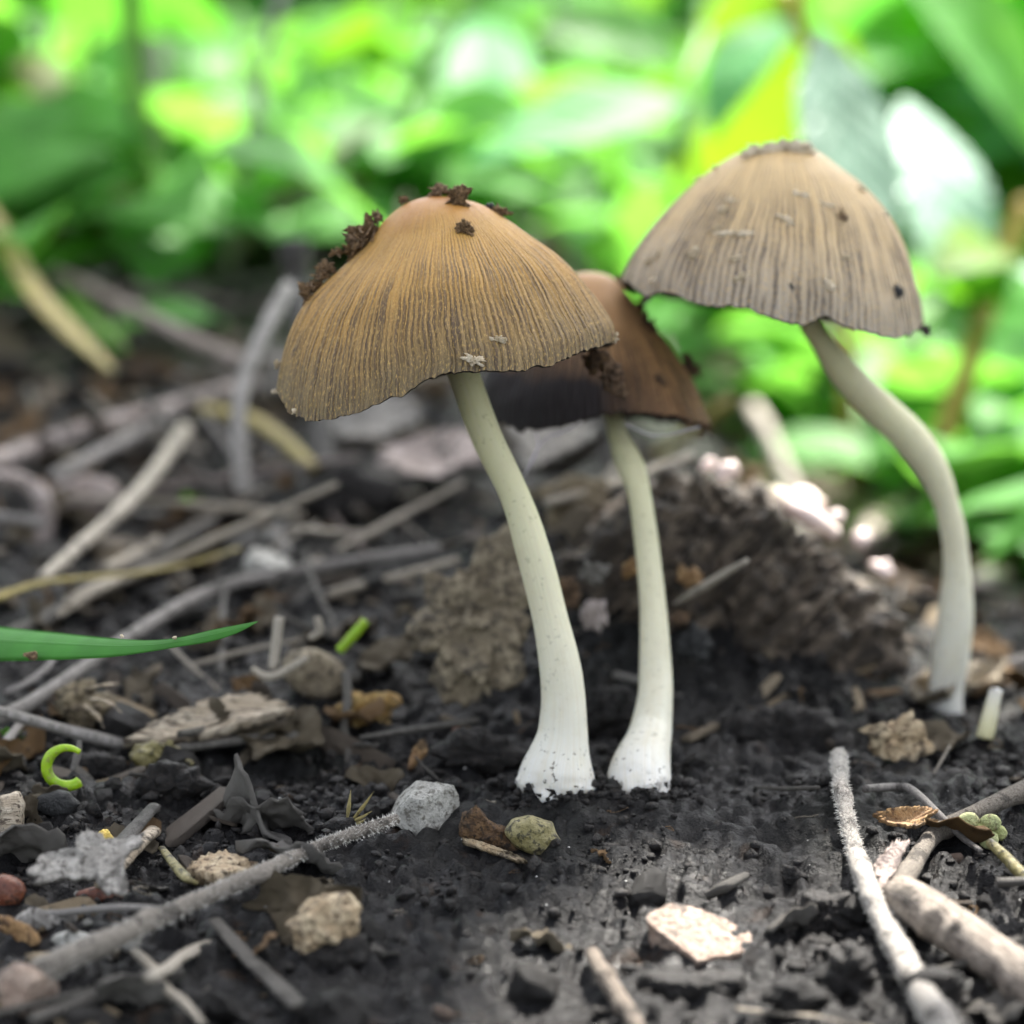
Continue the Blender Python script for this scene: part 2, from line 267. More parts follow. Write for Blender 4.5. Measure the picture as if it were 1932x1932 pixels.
# ------------------------------------------------------------------ object helpers
def tag(o, label, cat, group=None):
    o['label'] = label; o['category'] = cat
    if group: o['group'] = group
    return o
def fastmesh(name, V, F):
    me = bpy.data.meshes.new(name)
    if isinstance(F, np.ndarray):
        n, k = F.shape; me.vertices.add(len(V)); me.vertices.foreach_set('co', np.asarray(V, np.float32).ravel())
        me.loops.add(n*k); me.loops.foreach_set('vertex_index', F.astype(np.int32).ravel())
        me.polygons.add(n); me.polygons.foreach_set('loop_start', np.arange(0, n*k, k, dtype=np.int32)); me.update(calc_edges=True)
    else: me.from_pydata(np.asarray(V).tolist(), [], [tuple(map(int, f)) for f in F]); me.update()
    return me
def wloc(o): return Vector(o.location)+(wloc(o.parent) if o.parent else Vector((0, 0, 0)))
def link(name, V, F, m, parent=None, uv=None, origin=None, smooth=True):
    V = np.asarray(V, float)
    if origin is None: origin = np.array([*(V[:, :2].mean(0)), V[:, 2].min()]) if parent is None else np.zeros(3)
    me = fastmesh(name, V-origin, F)
    if smooth: me.shade_smooth()
    if uv is not None:
        l = me.uv_layers.new(name='UVMap'); li = np.empty(len(me.loops), np.int32); me.loops.foreach_get('vertex_index', li)
        l.data.foreach_set('uv', np.asarray(uv, np.float32)[li].ravel())
    me.materials.append(M[m] if isinstance(m, str) else m)
    o = bpy.data.objects.new(name, me); COL.objects.link(o)
    if parent is not None: o.parent = parent; o.location = Vector(origin)-wloc(parent)
    else: o.location = origin
    return o
def empty(name, loc):
    o = bpy.data.objects.new(name, None); COL.objects.link(o); o.location = loc; o.empty_display_size = 0.01; return o
def gridfaces(nu, nv, wrap=True):
    a = np.arange(nu if wrap else nu-1); b = np.arange(nv-1); A, B = np.meshgrid(a, b)
    A = A.ravel(); B = B.ravel(); A2 = (A+1) % nu
    return np.stack([B*nu+A, B*nu+A2, (B+1)*nu+A2, (B+1)*nu+A], 1)
def tube_mesh(pts, rad, sides=10, noise=0.12, nf=250, seed=0, cap=True, flat=1.0, knots=0):
    pts = np.asarray(pts, float); n = len(pts); rad = np.asarray(rad, float)
    T = np.gradient(pts, axis=0); T /= np.linalg.norm(T, axis=1)[:, None]+1e-12
    ref = np.array([0, 0, 1.0]) if abs(unit(T.mean(0))[2]) < 0.85 else np.array([0, 1.0, 0])
    Bn = np.cross(T, ref); Bn /= np.linalg.norm(Bn, axis=1)[:, None]; Nn = np.cross(Bn, T)
    th = np.arange(sides)*2*np.pi/sides
    dirs = np.cos(th)[None, :, None]*Bn[:, None]+flat*np.sin(th)[None, :, None]*Nn[:, None]
    V = pts[:, None]+dirs*rad[:, None, None]
    if noise: V = V+dirs*(rad[:, None]*noise*fbm(V*nf, seed, 3))[..., None]
    if knots:
        ss = np.random.default_rng(seed)
        for _ in range(knots):
            i = ss.uniform(0.1, 0.9)*n; t0 = ss.uniform(0, 6.28); amp = ss.uniform(0.25, 0.6)
            g = np.exp(-((np.arange(n)-i)/(1.2+n*0.012))**2)[:, None]*np.exp(-(np.angle(np.exp(1j*(th-t0)))/0.9)**2)[None]
            V = V+dirs*(rad[:, None]*amp*g)[..., None]
    L = np.concatenate([[0], np.cumsum(np.linalg.norm(np.diff(pts, axis=0), axis=1))])
    uv = np.stack(np.broadcast_arrays(np.abs(2*th/(2*np.pi)-1)[None, :], (L/(L[-1]+1e-9))[:, None]), -1).reshape(-1, 2)
    V = V.reshape(-1, 3); F = [tuple(f) for f in gridfaces(sides, n)]
    if cap:
        for idx, c in ((0, pts[0]-T[0]*rad[0]*0.25), (n-1, pts[-1]+T[-1]*rad[-1]*0.25)):
            V = np.vstack([V, c]); uv = np.vstack([uv, [0.5, idx/(n-1)]]); ci = len(V)-1
            for a in range(sides): F.append((idx*sides+a, idx*sides+(a+1) % sides, ci) if idx else (idx*sides+(a+1) % sides, idx*sides+a, ci))
    return V, F, uv
def fuzz(parent, pts, rad, n, length, seed, m='fuzz', thick=0.00004):
    s = np.random.default_rng(seed); V = []; F = []
    T = np.gradient(np.asarray(pts), axis=0)
    for _ in range(n):
        i = s.uniform(0, len(pts)-1.001); a = int(i); f = i-a; c = pts[a]*(1-f)+pts[a+1]*f; r = rad[a]*(1-f)+rad[a+1]*f
        d = unit(s.normal(size=3)); t = unit(T[a]); d = unit(d-t*(d@t)*0.6); c = c+d*r*0.92; q = unit(np.cross(d, s.normal(size=3)))*thick
        e = c+d*length*s.uniform(0.5, 1.3)+unit(s.normal(size=3))*length*0.3; q2 = unit(np.cross(d, q))*thick
        b = len(V); V += [c+q, c-q*0.5+q2, c-q*0.5-q2, e]; F += [(b, b+1, b+3), (b+1, b+2, b+3), (b+2, b, b+3)]
    o = link('fuzz', V, F, m, parent, smooth=False); o['kind'] = 'stuff'; return o
def ground_tube(name, pxs, m, label, cat, group=None, lift=0.0, sides=10, noise=0.14, seed=0, n=None, knots=0, flat=1.0, fz=None, depths=None, sub=False):
    pts, rad = [], []
    for i, q in enumerate(pxs):
        u, v, wd = q[:3]
        if depths: d = depths[i]; p = P(u, v, d)
        else:
            d = Gd(u, v, 0); r = 0.5*wd*d/FPX; p = G(u, v, r*0.75+lift+(q[3] if len(q) > 3 else 0)); d = float((p-CAM)@FWD)
        pts.append(p); rad.append(0.5*wd*d/FPX)
    n = n or max(14, 9*len(pxs)); q = catmull(np.column_stack([pts, rad]), n)
    if not depths:
        need = height(q[:, 0], q[:, 1])+q[:, 3]*0.55-q[:, 2]; need = np.clip(need, 0, 0.005); w_ = max(1, n//12)
        for _ in range(2): need = np.array([need[max(0, i-w_):i+w_+1].mean()*0.5+need[max(0, i-w_):i+w_+1].max()*0.5 for i in range(n)])
        q[:, 2] += need
    V, F, uv = tube_mesh(q[:, :3], np.clip(q[:, 3], 1e-5, None), sides, noise, 300, seed, True, flat, knots)
    o = link(name, V, F, m, uv=uv)
    if label: tag(o, label, cat, group)
    if fz: fuzz(o, q[:, :3], q[:, 3], fz[0], fz[1], seed)
    return o
def polyr(poly, phi):
    """radius of a star-shaped outline around its centroid, smoothed"""
    poly = np.asarray(poly, float); c = (poly.max(0)+poly.min(0))/2; q = poly-c
    out = np.zeros_like(phi)
    for i in range(len(q)):
        a, b = q[i], q[(i+1) % len(q)]; e = b-a
        dx, dy = np.cos(phi), np.sin(phi); den = dx*e[1]-dy*e[0]; den = np.where(np.abs(den) < 1e-9, 1e-9, den)
        t = (a[0]*e[1]-a[1]*e[0])/den; s = (a[0]*dy-a[1]*dx)/den
        ok = (t > 0) & (s >= -1e-6) & (s <= 1+1e-6); out = np.where(ok & (t > out), t, out)
    return c, out
def blob_mesh(poly, depth, thick, amp=0.10, nf=160, seed=0, nphi=44, nlam=20, box=0.75, facets=0, sharp=0.0, lean=0.0, grain=0.0, cuts=()):
    """solid with the traced outline (pixels, y down) at a distance, and its own thickness"""
    phi = np.arange(nphi)*2*np.pi/nphi; c, r = polyr(np.asarray(poly, float)*[1, 1], phi)
    lam = np.linspace(0.04, np.pi-0.04, nlam)
    sl = np.sin(lam)**box; cl = np.sign(np.cos(lam))*np.abs(np.cos(lam))**box
    k = depth/FPX; C = P(c[0], c[1], depth)
    up = unit(UP*math.cos(lean)+FWD*math.sin(lean)); fw = unit(FWD*math.cos(lean)-UP*math.sin(lean))
    X = (sl[:, None]*(r*np.cos(phi))[None])*k; Y = -(sl[:, None]*(r*np.sin(phi))[None])*k; Z = np.repeat((-cl*thick/2)[:, None], nphi, 1)
    V = C+X[..., None]*RIGHT+Y[..., None]*up+Z[..., None]*fw
    S = max(thick, r.mean()*k*2); out = (V-C); nrm = np.linalg.norm(out, axis=2, keepdims=True)
    if facets:
        s = np.random.default_rng(seed+5)
        for _ in range(facets):
            d = unit(s.normal(size=3)); dd = (out@d); lim = np.quantile(dd, s.uniform(0.72, 0.9)); ex = np.clip(dd-lim, 0, None); out = out-ex[..., None]*d*0.92
        V = C+out
    for d, fq in cuts:
        d = unit(d); dd = (out@d); lim = np.quantile(dd, fq); ex = np.clip(dd-lim, 0, None); out = out-ex[..., None]*d*0.97; V = C+out
    nz = fbm(V*nf, seed, 5, 0.55)
    if sharp: nz = nz*(1-sharp)+sharp*(np.abs(fbm(V*nf*1.6, seed+3, 4))*2-0.5)
    nz = nz+0.30*fbm(V*nf*4.3, seed+11, 3)
    if grain: al = V@unit(RIGHT+0.95*UP); ac = V@unit(0.95*RIGHT-UP); nz = nz+0.5*grain*(np.abs(vn(np.stack([al*45, ac*330, V@FWD*330], -1), seed))*2-0.6)+0.55*grain*(np.abs(vn(np.stack([al*90, ac*900, V@FWD*700], -1), seed+1))*2-0.5)+0.3*grain*vn(V*1300, seed+2)
    V = V+out/(nrm+1e-9)*(amp*S*nz)[..., None]
    V = V.reshape(-1, 3); F = [tuple(f) for f in gridfaces(nphi, nlam)]
    for row in (0, nlam-1):
        V = np.vstack([V, V[row*nphi:(row+1)*nphi].mean(0)]); ci = len(V)-1
        for a in range(nphi): F.append(((a+1) % nphi, a, ci) if row == 0 else (row*nphi+a, row*nphi+(a+1) % nphi, ci))
    return V, F
def blob(name, poly, m, label, cat, thick=None, group=None, sink=4, depth=None, parent=None, **kw):
    p = np.asarray(poly, float); c = (p.max(0)+p.min(0))/2
    d = depth or Gd(c[0], p[:, 1].max()-sink); wpx = (p[:, 0].max()-p[:, 0].min()); hpx = p[:, 1].max()-p[:, 1].min()
    T = thick*d/FPX if thick else 0.8*min(wpx, hpx)*d/FPX
    if depth is None: d += T*0.42
    V, F = blob_mesh(poly, d, T, **kw); o = link(name, V, F, m, parent)
    if label: tag(o, label, cat, group)
    return o
def ell(u, v, a, b, n=14, jit=0.15, seed=0, rot=0):
    s = np.random.default_rng(seed); t = np.arange(n)*2*np.pi/n; j = 1+jit*s.uniform(-1, 1, n); x = a*np.cos(t)*j; y = b*np.sin(t)*j
    return [(u+x[i]*math.cos(rot)-y[i]*math.sin(rot), v+x[i]*math.sin(rot)+y[i]*math.cos(rot)) for i in range(n)]
def flake_mesh(P3, thick, bend=0.0, amp=0.0, nf=200, seed=0, rings=6, n=36, nrm=None):
    """thin sheet with real thickness from a 3-D outline"""
    P3 = np.asarray(P3, float); q = np.vstack([P3, P3[:1]]); t = np.linspace(0, len(P3), n, endpoint=False); i = t.astype(int); f = (t-i)[:, None]
    O = q[i]*(1-f)+q[i+1]*f; C = O.mean(0)
    O = C+(O-C)*(1+0.10*np.random.default_rng(seed+n).normal(size=n).clip(-1.5, 1.5))[:, None]
    if nrm is None:
        _, _, vh = np.linalg.svd(O-C); nrm = vh[2]; nrm = nrm if nrm[2] > 0 else -nrm
    rr = (np.arange(rings)+1)/rings
    S = C+(O-C)[None]*rr[:, None, None]; size = np.linalg.norm(O-C, axis=1).mean()
    dz = amp*size*fbm(S*nf, seed, 4)+bend*size*(rr**2)[:, None]*(1+0.5*np.cos(2*np.arange(n)*2*np.pi/n+seed))[None]
    Vt = S+nrm*dz[..., None]; Vt = Vt.reshape(-1, 3); c0 = C+nrm*amp*size*0.2
    top = np.vstack([Vt, c0]); bot = top-nrm*thick; m = len(top); V = np.vstack([top, bot]); F = []
    for a in range(n):
        b = (a+1) % n; F += [(m-1, a, b), (2*m-1, m+b, m+a)]
    for k in range(rings-1):
        for a in range(n):
            b = (a+1) % n; F += [(k*n+a, (k+1)*n+a, (k+1)*n+b, k*n+b), (m+k*n+b, m+(k+1)*n+b, m+(k+1)*n+a, m+k*n+a)]
    e = (rings-1)*n
    for a in range(n): b = (a+1) % n; F.append((e+a, m+e+a, m+e+b, e+b))
    return V, F
def flake(name, poly, m, label, cat, group=None, lift=0.0006, thick=0.0004, bend=0.15, amp=0.12, seed=0, tilt=0.0, parent=None, nf=200, n=64, rings=7):
    """a sheet lying on the ground; tilt > 0 raises its far edge"""
    vmax = max(p[1] for p in poly); P3 = []
    d0 = Gd(np.mean([p[0] for p in poly]), vmax, lift)
    for u, v in poly:
        g = G(u, v, lift)
        if tilt: e = P(u, v, d0+(1-tilt)*((g-CAM)@FWD-d0)); g = e
        P3.append(g)
    V, F = flake_mesh(P3, thick, bend, amp, nf, seed, rings, n); o = link(name, V, F, m, parent)
    if label: tag(o, label, cat, group)
    return o
def leaf_mesh(b, t, width, nrm, fold=0.25, droop=0.1, serr=0, nl=16, seed=0, shape=0.85, nw=6, twist=0):
    b = np.asarray(b, float); t = np.asarray(t, float); L = np.linalg.norm(t-b); d = (t-b)/L; nrm = unit(np.asarray(nrm)-d*(np.asarray(nrm)@d)); s0 = np.cross(d, nrm)
    s = np.linspace(0, 1, nl); w_ = width/2*np.sin(np.pi*np.clip(s, 0, 1)**shape)**0.9
    if serr: w_ = w_*(1-0.13*((s*serr) % 1.0))
    w_[0] = width*0.02; w_[-1] = width*0.005
    x = np.linspace(-1, 1, nw+1); V = []; uv = []
    for i in range(nl):
        a = twist*s[i]; sd = s0*math.cos(a)+nrm*math.sin(a); nn = nrm*math.cos(a)-s0*math.sin(a)
        for xx in x:
            V.append(b+d*L*s[i]+nn*(droop*L*4*s[i]*(1-s[i]))+sd*w_[i]*xx+nn*w_[i]*fold*abs(xx)); uv.append((0.5+0.5*xx, s[i]))
    V = np.array(V); V = V+nrm*(0.03*L*fbm(V/L*4, seed, 2))[:, None]
    return V, gridfaces(nw+1, nl, False), np.array(uv)

# ------------------------------------------------------------------ ground sheet
def axis(lo, hi, step, far, g):
    a = list(np.arange(lo, hi+step/2, step)); s = step; x = a[-1]
    while x < far: s *= g; x += s; a.append(x)
    s = step; x = a[0]; pre = []
    while x > -far: s *= g; x -= s; pre.append(x)
    return np.array(pre[::-1]+a)
gx = axis(-0.075, 0.075, 0.00034, 120, 1.06); gy = axis(-0.08, 0.12, 0.00040, 120, 1.06)
XX, YY = np.meshgrid(gx, gy); ZZ = height(XX, YY)
V = np.stack([XX, YY, ZZ], -1).reshape(-1, 3)
soil = link('soil', V, gridfaces(len(gx), len(gy), False), 'soil', origin=np.zeros(3)); soil['kind'] = 'structure'; soil['label'] = 'black crumbly damp soil under the mushrooms'

def ico(sub):
    bm = bmesh.new(); bmesh.ops.create_icosphere(bm, subdivisions=sub, radius=1); v = np.array([x.co[:] for x in bm.verts]); f = np.array([[y.index for y in x.verts] for x in bm.faces]); bm.free(); return v, f
ICO = {s: ico(s) for s in (1, 2, 3)}
def crumbs(name, n, m, lo, hi, xr, yr, seed, mask, sub=1, label=None):
    s = np.random.default_rng(seed); bv, bf = ICO[sub]; shapes = np.array([bv*(1+0.55*vn(bv*1.9+i*9.1, i)+0.25*s.uniform(-1, 1, len(bv)))[:, None]*s.uniform(0.55, 1.2, 3) for i in range(24)])
    x = s.uniform(*xr, n*8); y = s.uniform(*yr, n*8); keep = np.where(s.uniform(size=n*8) < mask(x, y))[0][:n]; x = x[keep]; y = y[keep]; n = len(x); z = height(x, y)
    r = lo*(hi/lo)**(s.uniform(size=n)**2.6); a = s.uniform(0, 6.28, n); q = shapes[s.integers(24, size=n)]; ca, sa = np.cos(a)[:, None], np.sin(a)[:, None]
    V = np.stack([q[..., 0]*ca-q[..., 1]*sa, q[..., 0]*sa+q[..., 1]*ca, q[..., 2]*0.8], -1)*r[:, None, None]+np.stack([x, y, z+r*0.3], -1)[:, None]
    F = (bf[None]+(np.arange(n)*len(bv))[:, None, None]).reshape(-1, 3)
    o = link(name, V.reshape(-1, 3), F, m, origin=np.zeros(3), smooth=False); o['kind'] = 'stuff'; o['label'] = label; o['category'] = 'soil'; return o
def cm(x, y):
    q = np.stack([x*110, y*110, 0*x], -1); return np.clip(0.12+0.9*sstep(-0.05, 0.5, vn(q, 77))*(0.5+0.5*sstep(0.008, 0.03, np.abs(x-0.008))), 0, 1)
crumbs('soil_crumbs', 11000, 'crumb', 0.00010, 0.0009, (-0.062, 0.062), (-0.07, 0.10), 3, cm, 1, 'small black soil crumbs strewn over the damp ground')
crumbs('soil_crumbs', 5000, 'crumb', 0.0003, 0.0022, (-0.22, 0.22), (-0.18, 0.2), 13, lambda x, y: 1.0*(np.maximum(np.abs(x)/0.062, np.abs(y-0.015)/0.085) > 1), 1, 'coarser black soil crumbs strewn round the clearing')
crumbs('soil_crumbs', 900, 'crumb', 0.00014, 0.0007, (-0.004, 0.02), (-0.008, 0.008), 15, lambda x, y: np.exp(-((np.minimum(np.hypot(x-0.0041, y), np.hypot(x-0.0118, y))-0.0042)/0.0016)**2), 1, 'soil crumbs heaped against the two white stem feet')
crumbs('mineral_grit', 260, 'grit', 0.00005, 0.00013, (-0.05, 0.05), (-0.07, 0.05), 4, lambda x, y: 0*x+1, 1, 'tiny white mineral grains sprinkled on the black soil')

# ------------------------------------------------------------------ mushrooms
def make_cap(root, Lp, Rp, low, depth, m, nth, nt_, dtilt, ridge, seed, backlift=0.0, rimjag=1.0, nfold=150):
    """Lp / Rp: left and right outline from apex to rim, pixels; low: lower edge seen from the front"""
    def resamp(p, n):
        p = catmull(p, 200); L = np.concatenate([[0], np.cumsum(np.linalg.norm(np.diff(p, axis=0), axis=1))]); t = np.linspace(0, L[-1], n)
        return np.stack([np.interp(t, L, p[:, 0]), np.interp(t, L, p[:, 1])], 1)
    l = resamp(np.array(Lp, float), nt_); r = resamp(np.array(Rp, float), nt_); k = depth/FPX
    c = (l+r)/2; h = (r-l)/2; t = np.linspace(0, 1, nt_); th = np.arange(nth)*2*np.pi/nth-np.pi/2+np.pi   # seam at the back
    rad = np.linalg.norm(h, axis=1)
    ct, st = np.cos(th), np.sin(th)                                   # st = -1 is the front
    front = np.clip(-st, -1, 1)
    lo = np.array(low, float); xs = c[-1, 0]+h[-1, 0]*ct; base = c[-1, 1]+h[-1, 1]*ct
    drop = np.interp(xs, lo[:, 0], lo[:, 1])-base                     # pixels below the ring at the front
    dr = np.where(front > 0, drop*np.clip(front*2.2, 0, 1), backlift*np.abs(front))
    jag = rimjag*(3.0*fbm(np.stack([ct*9, st*9, 0*ct], -1), seed, 3)+1.5*vn(np.stack([ct*45, st*45, 0*ct], -1), seed+2))
    X = c[:, 0, None]+h[:, 0, None]*ct; Y = c[:, 1, None]+h[:, 1, None]*ct+(t[:, None]**2.2)*(dr+jag*t[:, None]**6)[None] if False else c[:, 1, None]+h[:, 1, None]*ct+(t[:, None]**2.2)*dr[None]+(t[:, None]**8)*jag[None]
    Zd = rad[:, None]*st[None]*(0.96)
    Y = Y+dtilt*rad[:, None]*front[None]*0
    V = P(0, 0, 1)*0+CAM+depth*FWD+((X-MID)*k)[..., None]*RIGHT+((MID-Y)*k)[..., None]*UP+(Zd*k)[..., None]*FWD
    # fold pattern and unevenness
    ctr = V.mean(1, keepdims=True); out = V-ctr; out = out/(np.linalg.norm(out, axis=2, keepdims=True)+1e-9)
    wob = 0.35*vn(np.stack([np.broadcast_to(ct*6, X.shape), np.broadcast_to(st*6, X.shape), np.broadcast_to(t[:, None]*5, X.shape)], -1), seed+4)
    fold = np.cos(nfold*th[None]+4*wob)*sstep(0.2, 0.8, t)[:, None]*ridge
    soft = 0.00028*fbm(V*130, seed+7, 3)*sstep(0.05, 0.3, t)[:, None]
    V = V+out*(fold+soft)[..., None]
    uv = np.stack(np.broadcast_arrays((np.arange(nth)/nth)[None], t[:, None]), -1)
    # duplicate the seam column so that the pattern closes
    V2 = np.concatenate([V, V[:, :1]], 1); uv2 = np.concatenate([uv, np.stack([np.ones((nt_, 1)), t[:, None]], -1)], 1)
    cap = link('cap', V2.reshape(-1, 3), gridfaces(nth+1, nt_, False), m, root, uv=uv2.reshape(-1, 2))
    # gills: pleated lining from the rim up to the stem
    n2 = 360; idx = (np.arange(n2)*nth/n2).astype(int); rows = []; tt = [nt_-1]+[int(nt_*q) for q in (0.985, 0.95, 0.85, 0.7, 0.5, 0.3)]
    for j, q in enumerate(tt):
        ring = V[q, idx]; ce = V[q].mean(0); s_ = (1.0, 0.985, 0.955, 0.92, 0.88, 0.8, 0.25)[j]
        pl = 1+(0.035 if j > 1 else 0)*np.where(np.arange(n2) % 4 < 2, 1, -1)
        rows.append(ce+(ring-ce)*(s_*pl)[:, None]-UP*(0.0 if j == 0 else 0.0004))
    gv = np.vstack(rows); link('gills', gv, gridfaces(n2, len(tt)), 'gill', cap)
    return cap, V
def make_stem(root, edges, depths, base_frill, seed, name='stem'):
    e = np.array(edges, float); pts = []; rad = []
    for (yl, xl, yr, xr), d in zip(e, depths):
        a = P(xl, yl, d); b = P(xr, yr, d); pts.append((a+b)/2); rad.append(np.linalg.norm(b-a)/2)
    q = catmull(np.column_stack([pts, rad]), 90); V, F, uv = tube_mesh(q[:, :3], q[:, 3], 40, 0.05, 180, seed, True)
    n = 40; vv = V[:90*n].reshape(90, n, 3); u = np.arange(n)
    if base_frill:                                       # ragged, furrowed foot
        tt = np.linspace(0, 1, 90); f = sstep(0.88, 0.95, tt); c = vv.mean(1, keepdims=True); o = vv-c; a_ = u*2*np.pi/n
        q2 = np.stack([np.broadcast_to(np.cos(a_)*4, (90, n)), np.broadcast_to(np.sin(a_)*4, (90, n)), np.broadcast_to(tt[:, None]*30, (90, n))], -1)
        q3 = np.stack([np.cos(a_)*3, np.sin(a_)*3, 0*a_], -1); lip = sstep(0.35, 0.8, np.abs(np.cos(a_)))*sstep(-0.6, 0.1, vn(q3*1.3, seed))
        step = np.exp(-((tt[:, None]-(0.93+0.025*vn(q3, seed+8))[None])/0.012)**2)*lip[None]*0.07
        vv[:] = c+o*(1+f[:, None]*(0.09*fbm(q2, seed, 3))+step)[..., None]
        k0 = int(0.86*90); fr = np.linalg.norm(o[k0], axis=1).mean()/np.linalg.norm(o, axis=2).mean(1); fr = np.where(tt > 0.86, np.clip(fr, 0, 1), 1)[:, None]
        dv = (vv-c)@FWD; vv[:] = vv-(dv*(1-fr)*0.8)[..., None]*FWD
        g = sstep(0.95, 1.0, tt); vv[:, :, 2] += g[:, None]*0.0011*fbm(np.broadcast_to(q3[None]*1.6, vv.shape), seed+3, 3)
    return link(name, V, F, 'stemw', root, uv=uv)
CAPS = []
def mushroom(label, base, Lp, Rp, low, cdepth, m, edges, depths, frill, seed, nth=1000, nt_=150, ridge=0.00007, nfold=150):
    root = empty('mushroom', G(*base)); tag(root, label, 'mushroom', 'mushrooms growing from the soil')
    cap, V = make_cap(root, Lp, Rp, low, cdepth, m, nth, nt_, 0, ridge, seed, nfold=nfold, rimjag=3.0 if m == 'cap2' else 1.6)
    make_stem(root, edges, depths, frill, seed)
    if len(Lp): CAPS.append((root, cap, V))
    return root, cap, V
ST1 = [(690, 838, 690, 896), (718, 850, 718, 908), (822, 886, 818, 946), (934, 941, 928, 998), (1045, 973, 1038, 1039), (1155, 1001, 1150, 1068), (1253, 1017, 1253, 1095), (1320, 1021, 1320, 1105), (1375, 1016, 1375, 1109), (1400, 1009, 1400, 1111), (1425, 997, 1425, 1115), (1452, 983, 1452, 1121), (1480, 974, 1480, 1124), (1514, 978, 1514, 1120)]
m1 = mushroom('golden brown mushroom with dirt crumbs stuck on its striped cap', (1050, 1500),
    [(828, 371), (803, 372), (762, 387), (722, 420), (688, 464), (647, 502), (610, 536), (577, 573), (554, 613), (535, 658), (524, 703), (519, 736)],
    [(828, 371), (852, 372), (885, 379), (919, 391), (960, 416), (1001, 446), (1057, 487), (1094, 524), (1131, 572), (1153, 606), (1160, 625), (1163, 645)],
    [(519, 736), (528, 764), (554, 783), (591, 797), (610, 800), (647, 795), (688, 782), (740, 763), (777, 751), (807, 730), (852, 717), (908, 713), (982, 711), (1038, 698), (1094, 674), (1142, 653), (1163, 646)],
    0.321, 'cap1', ST1, np.interp(np.arange(14), [0, 4, 13], [0.321, 0.319, 0.3185]), True, 11, 1200, 190, nfold=140)
ST2 = [(745, 1128, 745, 1162), (780, 1138, 780, 1173), (822, 1147, 818, 1183), (878, 1163, 872, 1213), (933, 1184, 929, 1228), (1042, 1199, 1042, 1245), (1153, 1207, 1153, 1258), (1264, 1206, 1264, 1267), (1320, 1202, 1320, 1269), (1375, 1188, 1375, 1269), (1400, 1178, 1400, 1267), (1425, 1164, 1425, 1266), (1452, 1151, 1452, 1265), (1485, 1143, 1485, 1266), (1522, 1149, 1522, 1260)]
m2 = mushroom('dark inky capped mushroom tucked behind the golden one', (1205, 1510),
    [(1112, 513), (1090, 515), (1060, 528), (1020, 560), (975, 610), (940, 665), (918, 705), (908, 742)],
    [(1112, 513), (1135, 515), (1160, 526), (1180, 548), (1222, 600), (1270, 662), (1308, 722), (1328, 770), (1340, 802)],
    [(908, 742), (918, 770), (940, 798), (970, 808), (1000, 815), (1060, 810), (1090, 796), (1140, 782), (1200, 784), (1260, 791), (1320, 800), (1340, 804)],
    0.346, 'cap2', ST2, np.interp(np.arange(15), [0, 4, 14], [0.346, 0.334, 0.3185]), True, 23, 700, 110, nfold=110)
ST3 = [(598, 1500, 590, 1545), (625, 1512, 606, 1553), (660, 1535, 645, 1577), (712, 1563, 680, 1610), (758, 1600, 720, 1650), (795, 1640, 765, 1700), (835, 1682, 808, 1745), (878, 1718, 855, 1778), (915, 1743, 900, 1797), (955, 1762, 945, 1809), (993, 1772, 992, 1821), (1035, 1778, 1035, 1827), (1078, 1779, 1078, 1832), (1120, 1774, 1120, 1836), (1162, 1768, 1162, 1837), (1205, 1764, 1205, 1834), (1247, 1757, 1247, 1828), (1290, 1754, 1290, 1818), (1330, 1752, 1330, 1816), (1356, 1750, 1356, 1820)]
m3 = mushroom('pale tan mushroom with flaky cap on a long curved stem', (1785, 1332),
    [(1475, 272), (1440, 276), (1410, 285), (1374, 299), (1316, 342), (1276, 378), (1230, 428), (1198, 471), (1179, 511), (1173, 534)],
    [(1475, 272), (1512, 273), (1543, 287), (1586, 319), (1629, 354), (1672, 405), (1704, 472), (1723, 523), (1735, 566), (1741, 610)],
    [(1173, 534), (1182, 543), (1214, 567), (1241, 562), (1261, 568), (1308, 587), (1347, 592), (1386, 595), (1425, 609), (1465, 621), (1496, 630), (1515, 617), (1531, 609), (1555, 621), (1594, 634), (1641, 644), (1676, 645), (1707, 636), (1735, 621), (1741, 611)],
    0.341, 'cap3', ST3, np.interp(np.arange(20), [0, 4, 19], [0.341, 0.342, Gd(1785, 1335)]), False, 31, 760, 120, nfold=110)
def on_cap(cv, u, v):
    V = cv[2].reshape(-1, 3); U_, W_, D_ = proj(V); fr = D_ < np.median(D_)
    k = np.argmin(np.where(fr, (U_-u)**2+(W_-v)**2, 1e12)); return V[k], float(D_[k])
def crumb_on(cv, u, v, a, b, m, label, cat, seed,  name='dirt_crumb', group='dirt crumbs stuck on the golden cap', rough=0.3):
    p, d = on_cap(cv, u, v); pu, pv, _ = proj(p)
    du, dv = u-pu, v-pv
    V, F = blob_mesh(ell(u, v, a, b, 18, 0.55, seed, (np.random.default_rng(seed).normal()*0.45 if label is None and a < 25 else 0)), d-min(a, b)*0.25*d/FPX, (1.4 if label else 1.1)*min(a, b)*d/FPX, amp=rough, nf=1900, seed=seed, nphi=52, nlam=26, sharp=0.7)
    o = link(name, V, F, m)
    if label: tag(o, label, cat, group)
    else: o.location = Vector(o.location)-wloc(cv[1]); o.parent = cv[1]
    return o
top = 'flaky brown dirt crumb stuck near the peak of the golden cap'
lft = 'frayed brown dirt crumb on the left shoulder of the golden cap'
for i, (u, v, a, b) in enumerate([(829, 361, 14, 9), (853, 364, 13, 6), (864, 381, 19, 18), (881, 434, 19, 12), (944, 402, 15, 9), (762, 378, 7, 7)]):
    crumb_on(m1, u, v-1, a*1.2, b*1.25, 'dirt', top, 'dirt crumb', 100+i)
